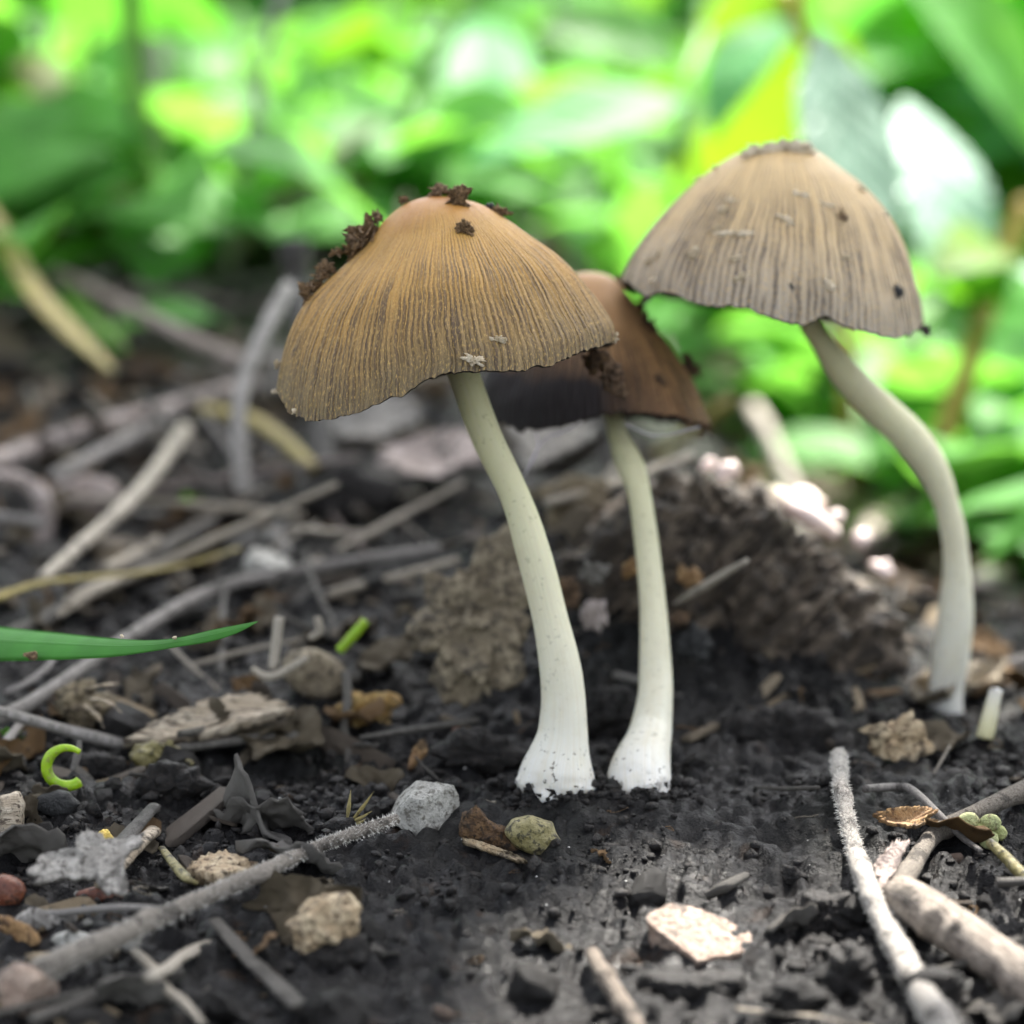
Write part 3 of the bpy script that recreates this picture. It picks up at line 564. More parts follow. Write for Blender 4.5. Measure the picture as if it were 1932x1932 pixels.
for i, (u, v, a, b) in enumerate([(876, 371, 8, 7), (925, 393, 9, 9)]):
    crumb_on(m1, u, v, a, b, 'black', 'round black grit grain beside dirt crumbs on the golden cap', 'grit', 120+i, 'grit_grain', 'black grit grains on the golden cap', 0.08)
for i, (u, v, a, b) in enumerate([(713, 410, 8, 11), (698, 440, 24, 17), (682, 458, 22, 15), (666, 474, 14, 12), (640, 478, 14, 5), (617, 507, 16, 10), (603, 525, 12, 8), (590, 540, 10, 10), (581, 558, 9, 15)]):
    o = crumb_on(m1, u-2, v-2, a*1.3, b*1.3, 'dirt', lft, 'dirt crumb', 140+i, rough=0.42)
    s = np.random.default_rng(i+900); p = np.array(P(u, v, 0.318)); V_ = []; F_ = []
    for q in range(5):                                                # loose fibres
        a0 = p+s.normal(size=3)*a*0.3*4.9e-5; e_ = a0+unit(s.normal(size=3)*[1, 1, 1]+UP*0.7-RIGHT*0.5)*s.uniform(0.4, 1.0)*a*7e-5
        v_, f_, _ = tube_mesh(catmull([a0, (a0+e_)/2+s.normal(size=3)*1e-4, e_], 6), np.linspace(1.1e-4, 4e-5, 6), 5, 0.2, 900, i)
        F_ += [tuple(x+sum(map(len, V_)) for x in f) for f in f_]; V_.append(v_)
    link('fibre', np.vstack(V_), F_, 'dirt', o)
for i, (u, v, a, b) in enumerate([(938, 640, 14, 9), (893, 679, 20, 9), (1158, 637, 9, 12), (524, 688, 5, 8), (520, 738, 6, 5), (556, 778, 7, 5)]):
    crumb_on(m1, u, v, a, b, 'veil', None, None, 170+i, 'veil_flake')
for i, (u, v, a, b) in enumerate([(1380, 378, 17, 6), (1368, 398, 7, 12), (1400, 440, 42, 5), (1352, 432, 14, 5), (1482, 412, 16, 6), (1492, 421, 7, 6), (1512, 368, 14, 5), (1555, 384, 22, 4), (1308, 478, 12, 10), (1390, 488, 14, 6), (1402, 522, 20, 5), (1245, 478, 14, 8), (1228, 492, 12, 6), (1595, 485, 11, 5), (1566, 540, 16, 7), (1232, 530, 8, 5), (1624, 357, 9, 5), (1317, 340, 7, 5), (1350, 318, 9, 5), (1668, 403, 5, 6), (1700, 520, 4, 5)]):
    crumb_on(m3, u, v, a, b, 'veil', None, None, 200+i, 'veil_flake')
for i, (u, v, a, b) in enumerate([(1438, 288, 38, 11), (1480, 282, 46, 13), (1514, 284, 30, 11), (1462, 280, 30, 9)]): crumb_on(m3, u, v, a, b, 'veil', None, None, 240+i, 'veil_flake')
crumb_on(m3, 1693, 552, 9, 15, 'black', None, None, 260, 'dark_spot', rough=0.05); crumb_on(m3, 1493, 541, 4, 7, 'black', None, None, 261, 'dark_spot', rough=0.05)
crumb_on(m3, 1743, 622, 14, 8, 'gill', None, None, 262, 'rim_tatter', rough=0.2); crumb_on(m3, 1222, 565, 12, 5, 'gill', None, None, 263, 'rim_tatter', rough=0.2)
crumb_on(m3, 1590, 408, 9, 20, 'dirt', 'small twiggy dirt speck on the flaky tan cap', 'dirt crumb', 264, group=None, rough=0.4)
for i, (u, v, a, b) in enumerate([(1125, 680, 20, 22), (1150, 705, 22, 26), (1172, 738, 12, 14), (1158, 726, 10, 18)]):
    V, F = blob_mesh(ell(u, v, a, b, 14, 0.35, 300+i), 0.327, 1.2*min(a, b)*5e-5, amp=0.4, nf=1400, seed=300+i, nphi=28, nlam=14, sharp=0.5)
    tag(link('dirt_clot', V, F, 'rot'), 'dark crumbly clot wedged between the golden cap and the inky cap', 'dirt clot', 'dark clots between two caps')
for i, (u, v, a, b) in enumerate([(1208, 580, 9, 30), (1222, 615, 12, 20), (1178, 535, 9, 14), (1243, 715, 14, 10), (1305, 690, 9, 30), (1168, 505+20, 8, 6)]):
    crumb_on(m2, u, v, a, b, 'rot', None, None, 320+i, 'dark_patch', rough=0.25)
for i, (u, v, a, b) in enumerate([(1330, 806, 16, 7), (1325, 818, 5, 10), (1300, 800, 14, 5)]): crumb_on(m2, u, v, a, b, 'rot', None, None, 330+i, 'rim_tatter', rough=0.4)
for pts in ([(1096, 796), (1070, 812), (1035, 824), (1012, 850), (990, 898)], [(1096, 796), (1080, 806), (1050, 822)], [(1012, 818), (1015, 845), (1000, 880)], [(1180, 800), (1240, 822), (1320, 806)]):
    q = catmull([P(u, v, 0.336) for u, v in pts], 24); V, F, uv = tube_mesh(q, np.full(24, 0.00007), 6, 0.3, 800, 3)
    tag(link('silk_strand', V, F, 'silk', uv=uv), 'thin silvery strand hanging from the inky cap rim', 'strand', 'silky strands under the inky cap')
# stray fibres above the inky cap, small white sprout by the third mushroom
ground_tube('pale_sprout', [(1858, 1392, 34), (1868, 1350, 30), (1880, 1300, 24)], 'stemw', 'stubby white mushroom stalk beside the curved stem', 'mushroom stalk', depths=[Gd(1858, 1392)]*3, sides=14, noise=0.08, seed=5)

# ------------------------------------------------------------------ rotten wood, dead leaves, clods round the mound
blob('rotten_wood', [(1085, 1455), (1060, 1300), (1085, 1120), (1125, 1010), (1190, 948), (1290, 925), (1370, 940), (1440, 955), (1478, 975), (1530, 1040), (1605, 1105), (1672, 1170), (1700, 1255), (1690, 1360), (1600, 1430), (1450, 1475)], 'darkwood',
     'dark rotten wood chunk with slanting grain behind the mushrooms', 'wood', thick=430, depth=0.359, amp=0.075, nf=95, seed=4, nphi=330, nlam=150, box=0.6, sharp=0.45, grain=0.9)
def crumpled(name, poly, m, label, cat, thick=40, depth=None, amp=0.2, nf=170, seed=0, lean=0.3, **kw): return blob(name, poly, m, label, cat, thick=thick, depth=depth, amp=amp, nf=nf, seed=seed, sharp=0.8, nphi=130, nlam=60, lean=lean, **kw)
crumpled('dead_leaf', [(935, 985), (900, 1010), (880, 1070), (790, 1095), (800, 1140), (760, 1225), (830, 1240), (800, 1300), (850, 1330), (930, 1320), (985, 1240), (1000, 1100), (975, 1000)], 'deadleaf', 'large crumpled tan dead leaf behind the golden mushroom stem', 'dead leaf', thick=70, depth=0.338, lean=0.35, seed=6, amp=0.24, nf=170)
crumpled('dead_leaf', [(1010, 930), (1060, 900), (1140, 905), (1150, 960), (1110, 1010), (1040, 1010)], 'deadleaf', 'grey tan leaf scrap on the mound between two stems', 'dead leaf', depth=0.365, seed=8)
ground_tube('wood_splinter', [(1275, 1140, 16), (1330, 1105, 34), (1408, 1058, 18)], 'straw', 'pale tan wood splinter leaning on rotten wood', 'splinter', depths=[0.343, 0.34, 0.337], seed=3, flat=0.5)
ground_tube('wood_splinter', [(1310, 985, 14), (1330, 955, 26), (1345, 930, 12)], 'pink', 'pinkish splinter standing on top of the mound', 'splinter', depths=[0.365]*3, seed=4, flat=0.5)
for i, (u, v, a, b, m, lab) in enumerate([(1190, 1075, 16, 20, 'brownleaf', 'orange brown leaf crumb left of the thin stem'), (1300, 1090, 22, 22, 'brownleaf', 'amber leaf crumb under the pale splinter'), (1310, 1215, 34, 36, 'black', 'dark glossy snail-like lump beside the rotten wood'), (1120, 1080, 30, 22, 'greyleaf', 'grey leaf crumb on the mound between the two stems'), (1118, 1165, 24, 30, 'pink', 'pinkish grey crumb between the two white stems'), (1150, 1020, 26, 20, 'rot', 'brown rotten clod on the mound top'), (1285, 1165, 18, 16, 'rot', 'brown rotten crumb by the thin stem'), (1070, 1120, 22, 30, 'rot', 'brown rotten crumb at the golden stem')]):
    blob('litter_crumb', ell(u, v, a, b, 12, 0.25, i), m, lab, 'crumb', thick=a*1.3, depth=0.341+0.004*(v < 1050)*3, amp=0.36, nf=520, seed=i, nphi=48, nlam=26, sharp=0.6)
blob('litter_crumb', ell(690, 1342, 62, 36, 16, 0.3, 3), 'orange', 'frayed orange fibrous clump at the foot of the dead leaf', 'crumb', amp=0.32, nf=330, seed=9, sharp=0.6, nphi=60, nlam=30)
blob('litter_crumb', ell(1690, 1400, 58, 44, 16, 0.3, 5), 'tan', 'crumbly tan clump below the rotten wood', 'crumb', thick=50, amp=0.34, nf=330, seed=10, sharp=0.6, nphi=60, nlam=30)
flake('dead_leaf', [(1715, 1318), (1745, 1290), (1800, 1305), (1850, 1282), (1905, 1258), (1880, 1300), (1830, 1325), (1780, 1345), (1740, 1345)], 'deadleaf', 'dead leaf curled round the foot of the curved stem', 'dead leaf', lift=0.0006, bend=0.3, seed=3)
blob('litter_crumb', ell(1752, 1305, 26, 30, 12, 0.2, 7), 'tan', 'tan leaf scrap against the curved stem foot', 'crumb', thick=20, amp=0.15, nf=300, seed=2)

# ------------------------------------------------------------------ foreground: stones and lumps
blob('stone', [(715, 1490), (735, 1475), (800, 1472), (862, 1478), (874, 1500), (866, 1550), (855, 1578), (790, 1580), (735, 1548)], 'stone', 'angular grey white stone at the tip of the long twig', 'stone', thick=110, amp=0.08, nf=300, seed=1, facets=3, nphi=110, nlam=60, sharp=0.4, box=0.55, cuts=[((0.0, -0.3, 0.95), 0.8), ((-0.35, -0.9, 0.2), 0.7), ((0.6, -0.7, 0.1), 0.72)])
blob('stone', [(1218, 1730), (1262, 1700), (1310, 1705), (1365, 1735), (1422, 1765), (1420, 1810), (1340, 1850), (1270, 1840), (1222, 1790)], 'palestone', 'pale pinkish stone with a sunlit top', 'stone', thick=170, amp=0.07, nf=260, seed=2, facets=2, nphi=110, nlam=60, sharp=0.3, box=0.55, cuts=[((0.22, -0.42, 0.88), 0.52), ((-0.6, -0.75, -0.1), 0.75), ((0.5, -0.8, -0.2), 0.8)])
blob('soil_clod', [(1215, 1835), (1300, 1835), (1400, 1830), (1410, 1865), (1340, 1890), (1250, 1885), (1210, 1860)], 'crumb', 'black soil clod under the pale pinkish stone', 'clod', thick=120, amp=0.2, nf=300, seed=3, nphi=70, nlam=30, sharp=0.5)
blob('wood_lump', [(535, 1745), (570, 1710), (610, 1685), (655, 1682), (680, 1705), (672, 1760), (655, 1790), (610, 1785), (590, 1815), (555, 1810), (550, 1770)], 'tan', 'knobbly tan wood lump on bare soil', 'wood', thick=110, amp=0.15, nf=300, seed=5, nphi=120, nlam=70, sharp=0.6)
blob('soil_clod', [(560, 1800), (600, 1780), (690, 1760), (700, 1810), (640, 1840), (570, 1835)], 'crumb', 'black soil clod under the knobbly tan lump', 'clod', thick=90, amp=0.2, nf=300, seed=6, nphi=60, nlam=30, sharp=0.5)
blob('stone', ell(45, 1880, 62, 68, 14, 0.12, 4), 'palestone', 'rounded pale stone in the corner by the dark twig', 'stone', thick=110, amp=0.1, nf=150, seed=7, facets=4)
blob('stone', ell(492, 1003, 55, 30, 12, 0.2, 5), 'stone', 'whitish pebble among grey straws', 'stone', amp=0.14, nf=220, seed=8, facets=5)
blob('stone', ell(505, 1065, 46, 38, 12, 0.2, 6), 'stone', 'bluish grey pebble under the whitish pebble', 'stone', amp=0.14, nf=220, seed=9, facets=5)
blob('husk', [(950, 1568), (965, 1545), (1000, 1537), (1040, 1552), (1057, 1585), (1045, 1612), (1010, 1618), (975, 1600)], 'olive', 'curled olive seed husk in front of the white stems', 'husk', thick=70, amp=0.10, nf=240, seed=4, nphi=60, nlam=30, sharp=0.5)
blob('bark_fragment', [(865, 1555), (880, 1530), (905, 1520), (920, 1545), (960, 1560), (975, 1585), (990, 1612), (950, 1608), (900, 1590), (868, 1580)], 'rot', 'crumbly brown bark fragment between stone and olive husk', 'bark', thick=45, amp=0.22, nf=330, seed=5, nphi=60, nlam=30, sharp=0.6)
flake('bark_fragment', [(878, 1578), (920, 1592), (960, 1606), (990, 1620), (975, 1622), (930, 1608), (880, 1592)], 'tan', 'pale underside edge of the brown bark fragment', 'bark', thick=0.0005, bend=0.05, seed=2)
blob('shell_husk', [(535, 1250), (560, 1228), (600, 1226), (640, 1250), (655, 1285), (640, 1315), (600, 1325), (560, 1300), (540, 1275)], 'deadleaf', 'rounded tan husk with a dark opening in the litter', 'husk', thick=80, amp=0.12, nf=150, seed=11, nphi=60, nlam=30)
crumpled('dead_flower', [(95, 1300), (130, 1275), (170, 1283), (200, 1310), (215, 1345), (180, 1350), (175, 1390), (140, 1385), (110, 1350)], 'deadleaf', 'crumpled dried flower head left of the wood flake', 'dried flower', seed=12, thick=60, amp=0.26, nf=260)
for i, (a, b, c) in enumerate([((165, 1300, 14), (200, 1292, 16), (225, 1290, 6)), ((175, 1318, 12), (205, 1325, 14), (230, 1345, 6)), ((160, 1330, 10), (185, 1352, 12), (195, 1375, 8))]):
    d = Gd(160, 1395)
    o = ground_tube('dried_petal', [a, b, c], 'wood', None, None, depths=[d-0.002, d-0.004, d-0.004], flat=0.35, seed=i); f = [x for x in bpy.data.objects if x.name == 'dead_flower'][0]; o.parent = f; o.location = Vector(o.location)-Vector(f.location)
crumpled('dead_flower', [(250, 1415), (285, 1395), (330, 1400), (352, 1425), (372, 1440), (345, 1455), (310, 1462), (270, 1450)], 'olive', 'frayed olive dried flower head on a dark clod', 'dried flower', seed=13, thick=50, amp=0.28, nf=300)
crumpled('dead_leaf', [(155, 1510), (180, 1500), (225, 1535), (250, 1530), (262, 1545), (215, 1575), (245, 1640), (240, 1690), (200, 1690), (180, 1650), (165, 1590)], 'greyleaf', 'ragged grey dead leaf among wood chips', 'dead leaf', thick=14, seed=14, amp=0.12) if False else flake('dead_leaf', [(150, 1575), (165, 1565), (195, 1582), (230, 1590), (262, 1582), (265, 1600), (235, 1620), (245, 1680), (205, 1690), (178, 1660), (120, 1655), (85, 1668), (50, 1650), (90, 1610), (140, 1605)], 'greyleaf', 'ragged grey dead leaf among wood chips', 'dead leaf', lift=0.0025, tilt=0.6, bend=0.1, amp=0.2, seed=14)
flake('wood_flake', [(255, 1392), (320, 1352), (400, 1322), (470, 1312), (530, 1322), (540, 1340), (470, 1362), (380, 1388), (300, 1400)], 'wood', 'long weathered wood flake below the grass blade', 'wood chip', lift=0.0016, thick=0.0012, bend=0.06, amp=0.1, tilt=0.5, seed=4)
flake('wood_flake', [(330, 1392), (420, 1372), (560, 1342), (600, 1345), (520, 1372), (400, 1400)], 'darkwood', 'thin dark wood sliver under the long wood flake', 'wood chip', lift=0.0012, thick=0.001, bend=0.05, seed=5)
flake('wood_chip', [(355, 1628), (380, 1608), (425, 1603), (478, 1622), (480, 1632), (440, 1636), (410, 1650), (385, 1640)], 'tan', 'lens shaped tan wood chip behind the long twig', 'wood chip', lift=0.0014, thick=0.0014, bend=-0.1, amp=0.1, tilt=0.4, seed=6)
ground_tube('wood_chip', [(186, 1672, 22), (230, 1625, 34), (288, 1568, 30)], 'wood', 'short splintered tan stick beside the ragged grey leaf', 'stick', seed=8, flat=0.7, noise=0.25, lift=0.001)
ground_tube('wood_chip', [(196, 1628, 26), (240, 1578, 34), (292, 1520, 26)], 'darkstraw', 'dark flat stick behind the splintered tan stick', 'stick', seed=9, flat=0.5, lift=0.001)
ground_tube('wood_chip', [(305, 1600, 14), (345, 1650, 24), (372, 1668, 12)], 'olive', 'small olive splinter behind the long twig', 'stick', seed=10, flat=0.6, lift=0.0008)
blob('seed', ell(195, 1688, 55, 18, 14, 0.1, 3, -0.05), 'red', 'glossy reddish brown seed pod next to the grey leaf', 'seed', amp=0.06, seed=3)
blob('seed', ell(12, 1682, 34, 32, 14, 0.1, 4), 'red', 'round dark red berry at the litter edge', 'seed', amp=0.05, seed=4)
blob('yellow_fleck', ell(192, 1580, 22, 14, 12, 0.25, 5), 'yellow', 'small bright yellow petal fleck by the grey leaf', 'petal', amp=0.3, nf=600, seed=5, sharp=0.5)
blob('wood_chip', ell(85, 1735, 58, 26, 12, 0.2, 6), 'greyleaf', 'rough grey bark chip in front of the red seed pod', 'bark', amp=0.15, nf=250, seed=6, sharp=0.4)
blob('wood_chip', ell(30, 1755, 44, 22, 12, 0.25, 7, 0.4), 'brownleaf', 'orange brown leaf scrap at the litter edge', 'leaf scrap', thick=22, amp=0.2, nf=300, seed=7)
blob('wood_chip', ell(140, 1772, 46, 20, 12, 0.2, 8), 'stone', 'pale flat chip at the thick end of the long twig', 'wood chip', thick=40, amp=0.12, nf=250, seed=8)
blob('wood_chip', [(0, 1500), (35, 1490), (48, 1520), (45, 1570), (20, 1585), (0, 1580)], 'wood', 'ribbed brown bark block below the green curl', 'bark', thick=60, amp=0.12, nf=260, seed=9, sharp=0.4)
blob('seed', ell(110, 1515, 42, 26, 12, 0.15, 9), 'black', 'shiny dark purple pod under the green curl', 'seed', amp=0.1, seed=10)
# white seed with a red tip
o = ground_tube('seed', [(862, 1382, 8), (878, 1387, 20), (894, 1394, 17), (905, 1400, 4)], 'white', 'small white pointed seed with a red tip', 'seed', noise=0.03, lift=0.0006, sides=12, n=24)
V, F, uv = tube_mesh([np.array(p) for p in catmull([G(855, 1379, 0.001), G(863, 1382, 0.001)], 5)], [0.0002, 0.0004, 0.0005, 0.0005, 0.0003], 8, 0.1); link('tip', V, F, 'red', o, uv=uv)
flake('leaf_scrap', [(770, 1450), (780, 1425), (803, 1408), (808, 1420), (790, 1440), (778, 1458)], 'brownleaf', 'curled brown leaf scrap left of the white stems', 'leaf scrap', lift=0.0012, bend=0.3, seed=3)
for i, (a, b) in enumerate([((655, 1545), (662, 1490)), ((664, 1548), (706, 1492)), ((660, 1552), (702, 1530)), ((668, 1556), (690, 1545))]):
    if i == 0:
        sp = empty('dry_spikelet', G(660, 1558)); tag(sp, 'spiky dry golden grass spikelet beside the grey white stone', 'spikelet')
        p0 = G(655, 1562); V, F = blob_mesh(ell(645, 1558, 30, 16, 12, 0.3, 1), Gd(655, 1570), 0.0013, amp=0.25, nf=600, seed=1, nphi=26, nlam=14); link('soil_clump', V, F, 'crumb', sp)
    d = Gd(660, 1562); q = catmull([P(*a, d), P((a[0]+b[0])/2, (a[1]+b[1])/2+2, d-0.0006), P(*b, d-0.001)], 12)
    V, F, uv = tube_mesh(q, np.interp(np.linspace(0, 1, 12), [0, 0.45, 1], [0.00012, 0.0002, 0.00002]), 6, 0.05); link('spike', V, F, 'yellowstraw', sp, uv=uv)
# green curl
th = np.linspace(R(-60), R(-330), 30)
ground_tube('green_curl', [(122+38*math.cos(a)+4, 1447+36*math.sin(-a)*-1, 10+11*min(1, i/9)) for i, a in enumerate(np.linspace(R(-50), R(-310), 26))], 'lime', 'bright green curled tendril lying on dark soil', 'tendril', depths=[Gd(122, 1492)-0.0025+0.0015*(i/25) for i in range(26)], sides=14, noise=0.06, n=60)
ground_tube('twig', [(137, 1455, 10), (146, 1425, 14), (150, 1398, 9)], 'greystraw', 'thin grey stub standing in the green curl', 'twig', depths=[Gd(140, 1470)+0.001]*3, seed=3)
# green grass blade
d1, d2 = 0.318, 0.304
bp = [(-260, 1200, 0.330, 72, 0.15), (-100, 1208, 0.326, 72, 0.15), (0, 1215, 0.322, 62, 0.2), (100, 1219, 0.318, 50, 0.25), (200, 1222, 0.314, 36, 0.35), (280, 1219, 0.311, 22, 0.6), (340, 1211, 0.309, 18, 1.0), (400, 1199, 0.307, 22, 1.1), (450, 1186, 0.306, 15, 1.1), (486, 1173, 0.305, 2, 1.1)]
V = []; uv = []; cs = catmull([[*P(u, v, d), wd*d/FPX, a] for u, v, d, wd, a in bp], 60)
for i, q in enumerate(cs):
    a = q[4]; aa = 0.95-0.35*a; side = (UP*math.cos(aa)+FWD*math.sin(aa)); nn = np.cross(side, RIGHT); q[3] = q[3]/math.cos(aa)
    for j in range(9):
        x = (j-4)/4; V.append(q[:3]+side*q[3]/2*x-nn*q[3]*0.10*(1-x*x)); uv.append((0.5+0.5*x, i/59))
V = np.array(V); nV = len(V); V = np.vstack([V, V+FWD*0.00012]); F = [tuple(f) for f in gridfaces(9, 60, False)]; F += [tuple(x+nV for x in f[::-1]) for f in F]
for i in range(59):
    for j in (0, 8): a = i*9+j; F.append((a, a+9, a+9+nV, a+nV))
gb = tag(link('grass_blade', V, F, 'blade', uv=np.vstack([uv, uv])), 'broad green grass blade with a twisted pointed tip', 'grass blade')
for i, (u, v) in enumerate([(602, 1186), (230, 1200), (330, 1203), (60, 1237)]):
    if i: V, F = blob_mesh(ell(u, v, 4 if i < 3 else 16, 4 if i < 3 else 8, 10, 0.4, i), 0.309 if i < 3 else 0.317, 0.0003, amp=0.3, nf=900, seed=i, nphi=16, nlam=10); link('dirt_speck', V, F, 'veil' if i < 3 else 'dirt', gb)

# ------------------------------------------------------------------ twigs
ground_tube('twig', [(70, 1838, 52), (130, 1806, 50), (230, 1762, 42), (330, 1718, 34), (420, 1678, 32), (500, 1643, 30), (580, 1606, 25), (660, 1575, 24), (748, 1545, 22)], 'twig', 'long grey twig with a mouldy fuzzy tip by the stone', 'twig', sides=16, noise=0.2, seed=2, n=110, knots=7, lift=0.0022, fz=(2600, 0.0003))
ground_tube('twig', [(1583, 1425, 30), (1586, 1480, 30), (1597, 1540, 30), (1612, 1600, 32), (1632, 1660, 38), (1665, 1735, 44), (1710, 1820, 52), (1775, 1935, 62), (1840, 2040, 66)], 'paletwig', 'pale twig with white fuzz lit by the sun', 'twig', sides=16, noise=0.16, seed=3, n=120, knots=6, lift=0.0012, fz=(3600, 0.00035))
ground_tube('twig', [(2040, 1440, 40), (1932, 1490, 38), (1840, 1535, 34), (1770, 1570, 34), (1730, 1620, 38), (1690, 1690, 40), (1668, 1735, 36)], 'twig', 'grey twig crossing behind the pale fuzzy twig', 'twig', sides=14, noise=0.16, seed=4, n=70, knots=5, lift=0.0008)
st = ground_tube('stick', [(1700, 1690, 78), (1740, 1715, 84), (1830, 1775, 86), (1932, 1845, 90), (2060, 1930, 92)], 'stick', 'thick brown broken stick beside the pale fuzzy twig', 'stick', sides=22, noise=0.14, seed=5, n=80, knots=3, lift=0.0006)
ground_tube('twig', [(1632, 1488, 16), (1690, 1485, 16), (1720, 1490, 15), (1770, 1535, 14), (1815, 1580, 13), (1850, 1605, 10)], 'greystraw', 'thin bent tan twig near the pale bud stalk', 'twig', seed=6, n=50, lift=0.0012)
ground_tube('twig', [(1118, 1800, 30), (1140, 1840, 34), (1165, 1880, 36), (1190, 1915, 34), (1210, 1960, 34)], 'stick', 'short brown broken twig on bare soil', 'twig', seed=7, sides=14, n=50, knots=2, lift=0.0006)
ground_tube('straw', [(1390, 1903, 16), (1470, 1912, 20), (1560, 1925, 16), (1650, 1940, 14)], 'straw', 'pale flat straw near the pale fuzzy twig', 'straw', seed=8, n=40, flat=0.4, lift=0.0006)
ground_tube('twig', [(60, 1925, 26), (130, 1900, 26), (230, 1870, 25), (345, 1832, 20)], 'darkstraw', 'dark straight twig below the long grey twig', 'twig', seed=9, n=50, knots=2, lift=0.0006)
ground_tube('straw', [(405, 1735, 26), (440, 1775, 34), (500, 1840, 40), (565, 1905, 42)], 'darkstraw', 'flattened dark grey stem on bare soil', 'straw', seed=10, n=50, flat=0.35, lift=0.0006)
ground_tube('twig', [(1335, 1690, 18), (1370, 1672, 22), (1408, 1652, 16)], 'darkstraw', 'short dark stick on damp soil above the pale stone', 'twig', seed=11, lift=0.0004)
bs = ground_tube('bud_stalk', [(1990, 1690, 26), (1935, 1655, 24), (1895, 1615, 22), (1868, 1590, 18)], 'olive', 'pale green dried bud stalk beside the bent twig', 'bud stalk', seed=12, lift=0.0016, noise=0.08)
for i, (u, v, a, b) in enumerate([(1828, 1548, 22, 16), (1845, 1568, 20, 18), (1868, 1552, 22, 16), (1866, 1585, 20, 20), (1885, 1572, 16, 16)]):
    V, F = blob_mesh(ell(u, v, a, b, 12, 0.08, i), Gd(u, 1605)+0.0005, 1.3*b*Gd(u, 1605)/FPX, amp=0.06, seed=i, nphi=22, nlam=12); link('bud', V, F, 'palebud', bs)
flake('leaf_scrap', [(1648, 1548), (1700, 1535), (1745, 1525), (1765, 1540), (1730, 1570), (1690, 1560)], 'brownleaf', 'folded brown leaf scrap under the bent twig', 'leaf scrap', lift=0.0022, bend=0.4, tilt=0.5, seed=5)
flake('leaf_scrap', [(1650, 1640), (1690, 1590), (1715, 1595), (1690, 1650), (1660, 1680)], 'pink', 'purplish leaf scrap between the two crossing twigs', 'leaf scrap', lift=0.0018, bend=0.2, tilt=0.4, seed=6)
for i, (u, v, a, b, lab) in enumerate([(1560, 1720, 62, 46, 'jagged black soil clod left of the pale fuzzy twig'), (1500, 1880, 60, 34, 'wet black soil clod between stone and pale twig'), (1600, 1840, 50, 52, 'tall black soil clod against the pale fuzzy twig'), (1490, 1655, 40, 20, 'low black soil clod above the jagged clod'), (1760, 1870, 60, 40, 'black soil clod under the thick brown stick'), (185, 1448, 60, 26, 'black soil clod behind the green curl'), (330, 1480, 70, 40, 'black soil clod under the olive flower head'), (650, 940, 90, 50, 'dark fibrous clod on the litter slope'), (1480, 1380, 120, 60, 'broad black clod at the foot of the rotten wood'), (1150, 1370, 90, 70, 'black soil bank between the two stems'), (900, 1420, 90, 40, 'low black soil swell left of the stem foot')]):
    kw = dict(depth=0.336) if i in (8, 9) else {}
    blob('soil_clod', ell(u, v, a, b, 14, 0.25, 40+i), 'crumb', lab, 'clod', thick=b*1.6, amp=0.24, nf=330, seed=40+i, nphi=56, nlam=28, sharp=0.55, **kw)

# ------------------------------------------------------------------ straws on the litter slope (left) and behind
def straw(name, pts, m, lab, cat='straw', **kw): return ground_tube(name, [(q[0], q[1], q[2]*0.78)+tuple(q[3:]) for q in pts], m, lab, cat, sides=10, noise=0.14, **kw)
straw('straw', [(-60, 1378, 36), (60, 1325, 36), (230, 1210, 36), (400, 1115, 34), (600, 1070, 28), (830, 1035, 26)], 'greystraw', 'long grey straw passing under the grass blade', lift=0.002, seed=1, n=70)
straw('straw', [(-60, 1230, 40), (60, 1180, 40), (200, 1100, 34), (400, 985, 26)], 'darkstraw', 'dark grey straw crossing the yellow blade', lift=0.001, seed=2, n=50)
straw('straw', [(-80, 1155, 34), (0, 1125, 34), (90, 1098, 30), (250, 1082, 22), (350, 1065, 20), (450, 1035, 18)], 'yellowstraw', 'curved yellow dry grass blade across grey straws', lift=0.004, seed=3, n=50, flat=0.4)
straw('straw', [(80, 1090, 30), (150, 1030, 34), (260, 930, 38), (350, 810, 34)], 'straw', 'thick pale straw rising to the fork of straws', lift=0.004, seed=4, n=50)
straw('straw', [(-40, 880, 44), (60, 845, 46), (160, 810, 40), (330, 765, 36), (480, 720, 30)], 'pink', 'pinkish grey straw lying flat on the slope', lift=0.004, seed=5, n=50)
straw('straw', [(100, 900, 36), (200, 850, 36), (330, 780, 32), (430, 740, 28)], 'greystraw', 'grey straw under the pinkish one', lift=0.003, seed=6, n=40)
straw('straw', [(100, 515, 32), (230, 575, 36), (360, 640, 38), (480, 690, 34)], 'pink', 'pale mauve straw slanting down toward the golden cap', lift=0.008, seed=7, n=50)
ground_tube('straw', [(458, 930, 30), (452, 850, 32), (452, 760, 30), (478, 670, 29), (520, 585, 30), (545, 540, 26)], 'greystraw', 'upright grey straw standing behind the golden cap', 'straw', depths=[0.385, 0.385, 0.386, 0.39, 0.395, 0.40], seed=8, n=50)
straw('straw', [(380, 770, 26), (470, 790, 34), (530, 825, 34), (590, 880, 26)], 'yellowstraw', 'short yellowish straw curving by the upright grey straw', lift=0.003, seed=9, n=40)
straw('straw', [(200, 1075, 34), (260, 1045, 36), (300, 1020, 30)], 'straw', 'short cream straw piece above the yellow blade', lift=0.002, seed=10)
straw('straw', [(100, 1160, 50), (180, 1110, 60), (240, 1085, 30)], 'straw', 'flat cream straw scrap beneath the yellow blade', lift=0.001, seed=11, flat=0.4)
ground_tube('straw', [(-60, 350, 40), (0, 440, 44), (60, 540, 44), (130, 620, 46), (215, 700, 20)], 'yellowstraw', 'bent dry grass blade turning green at its tip', 'grass blade', depths=[0.46, 0.45, 0.44, 0.43, 0.42], seed=12, n=50, flat=0.3)
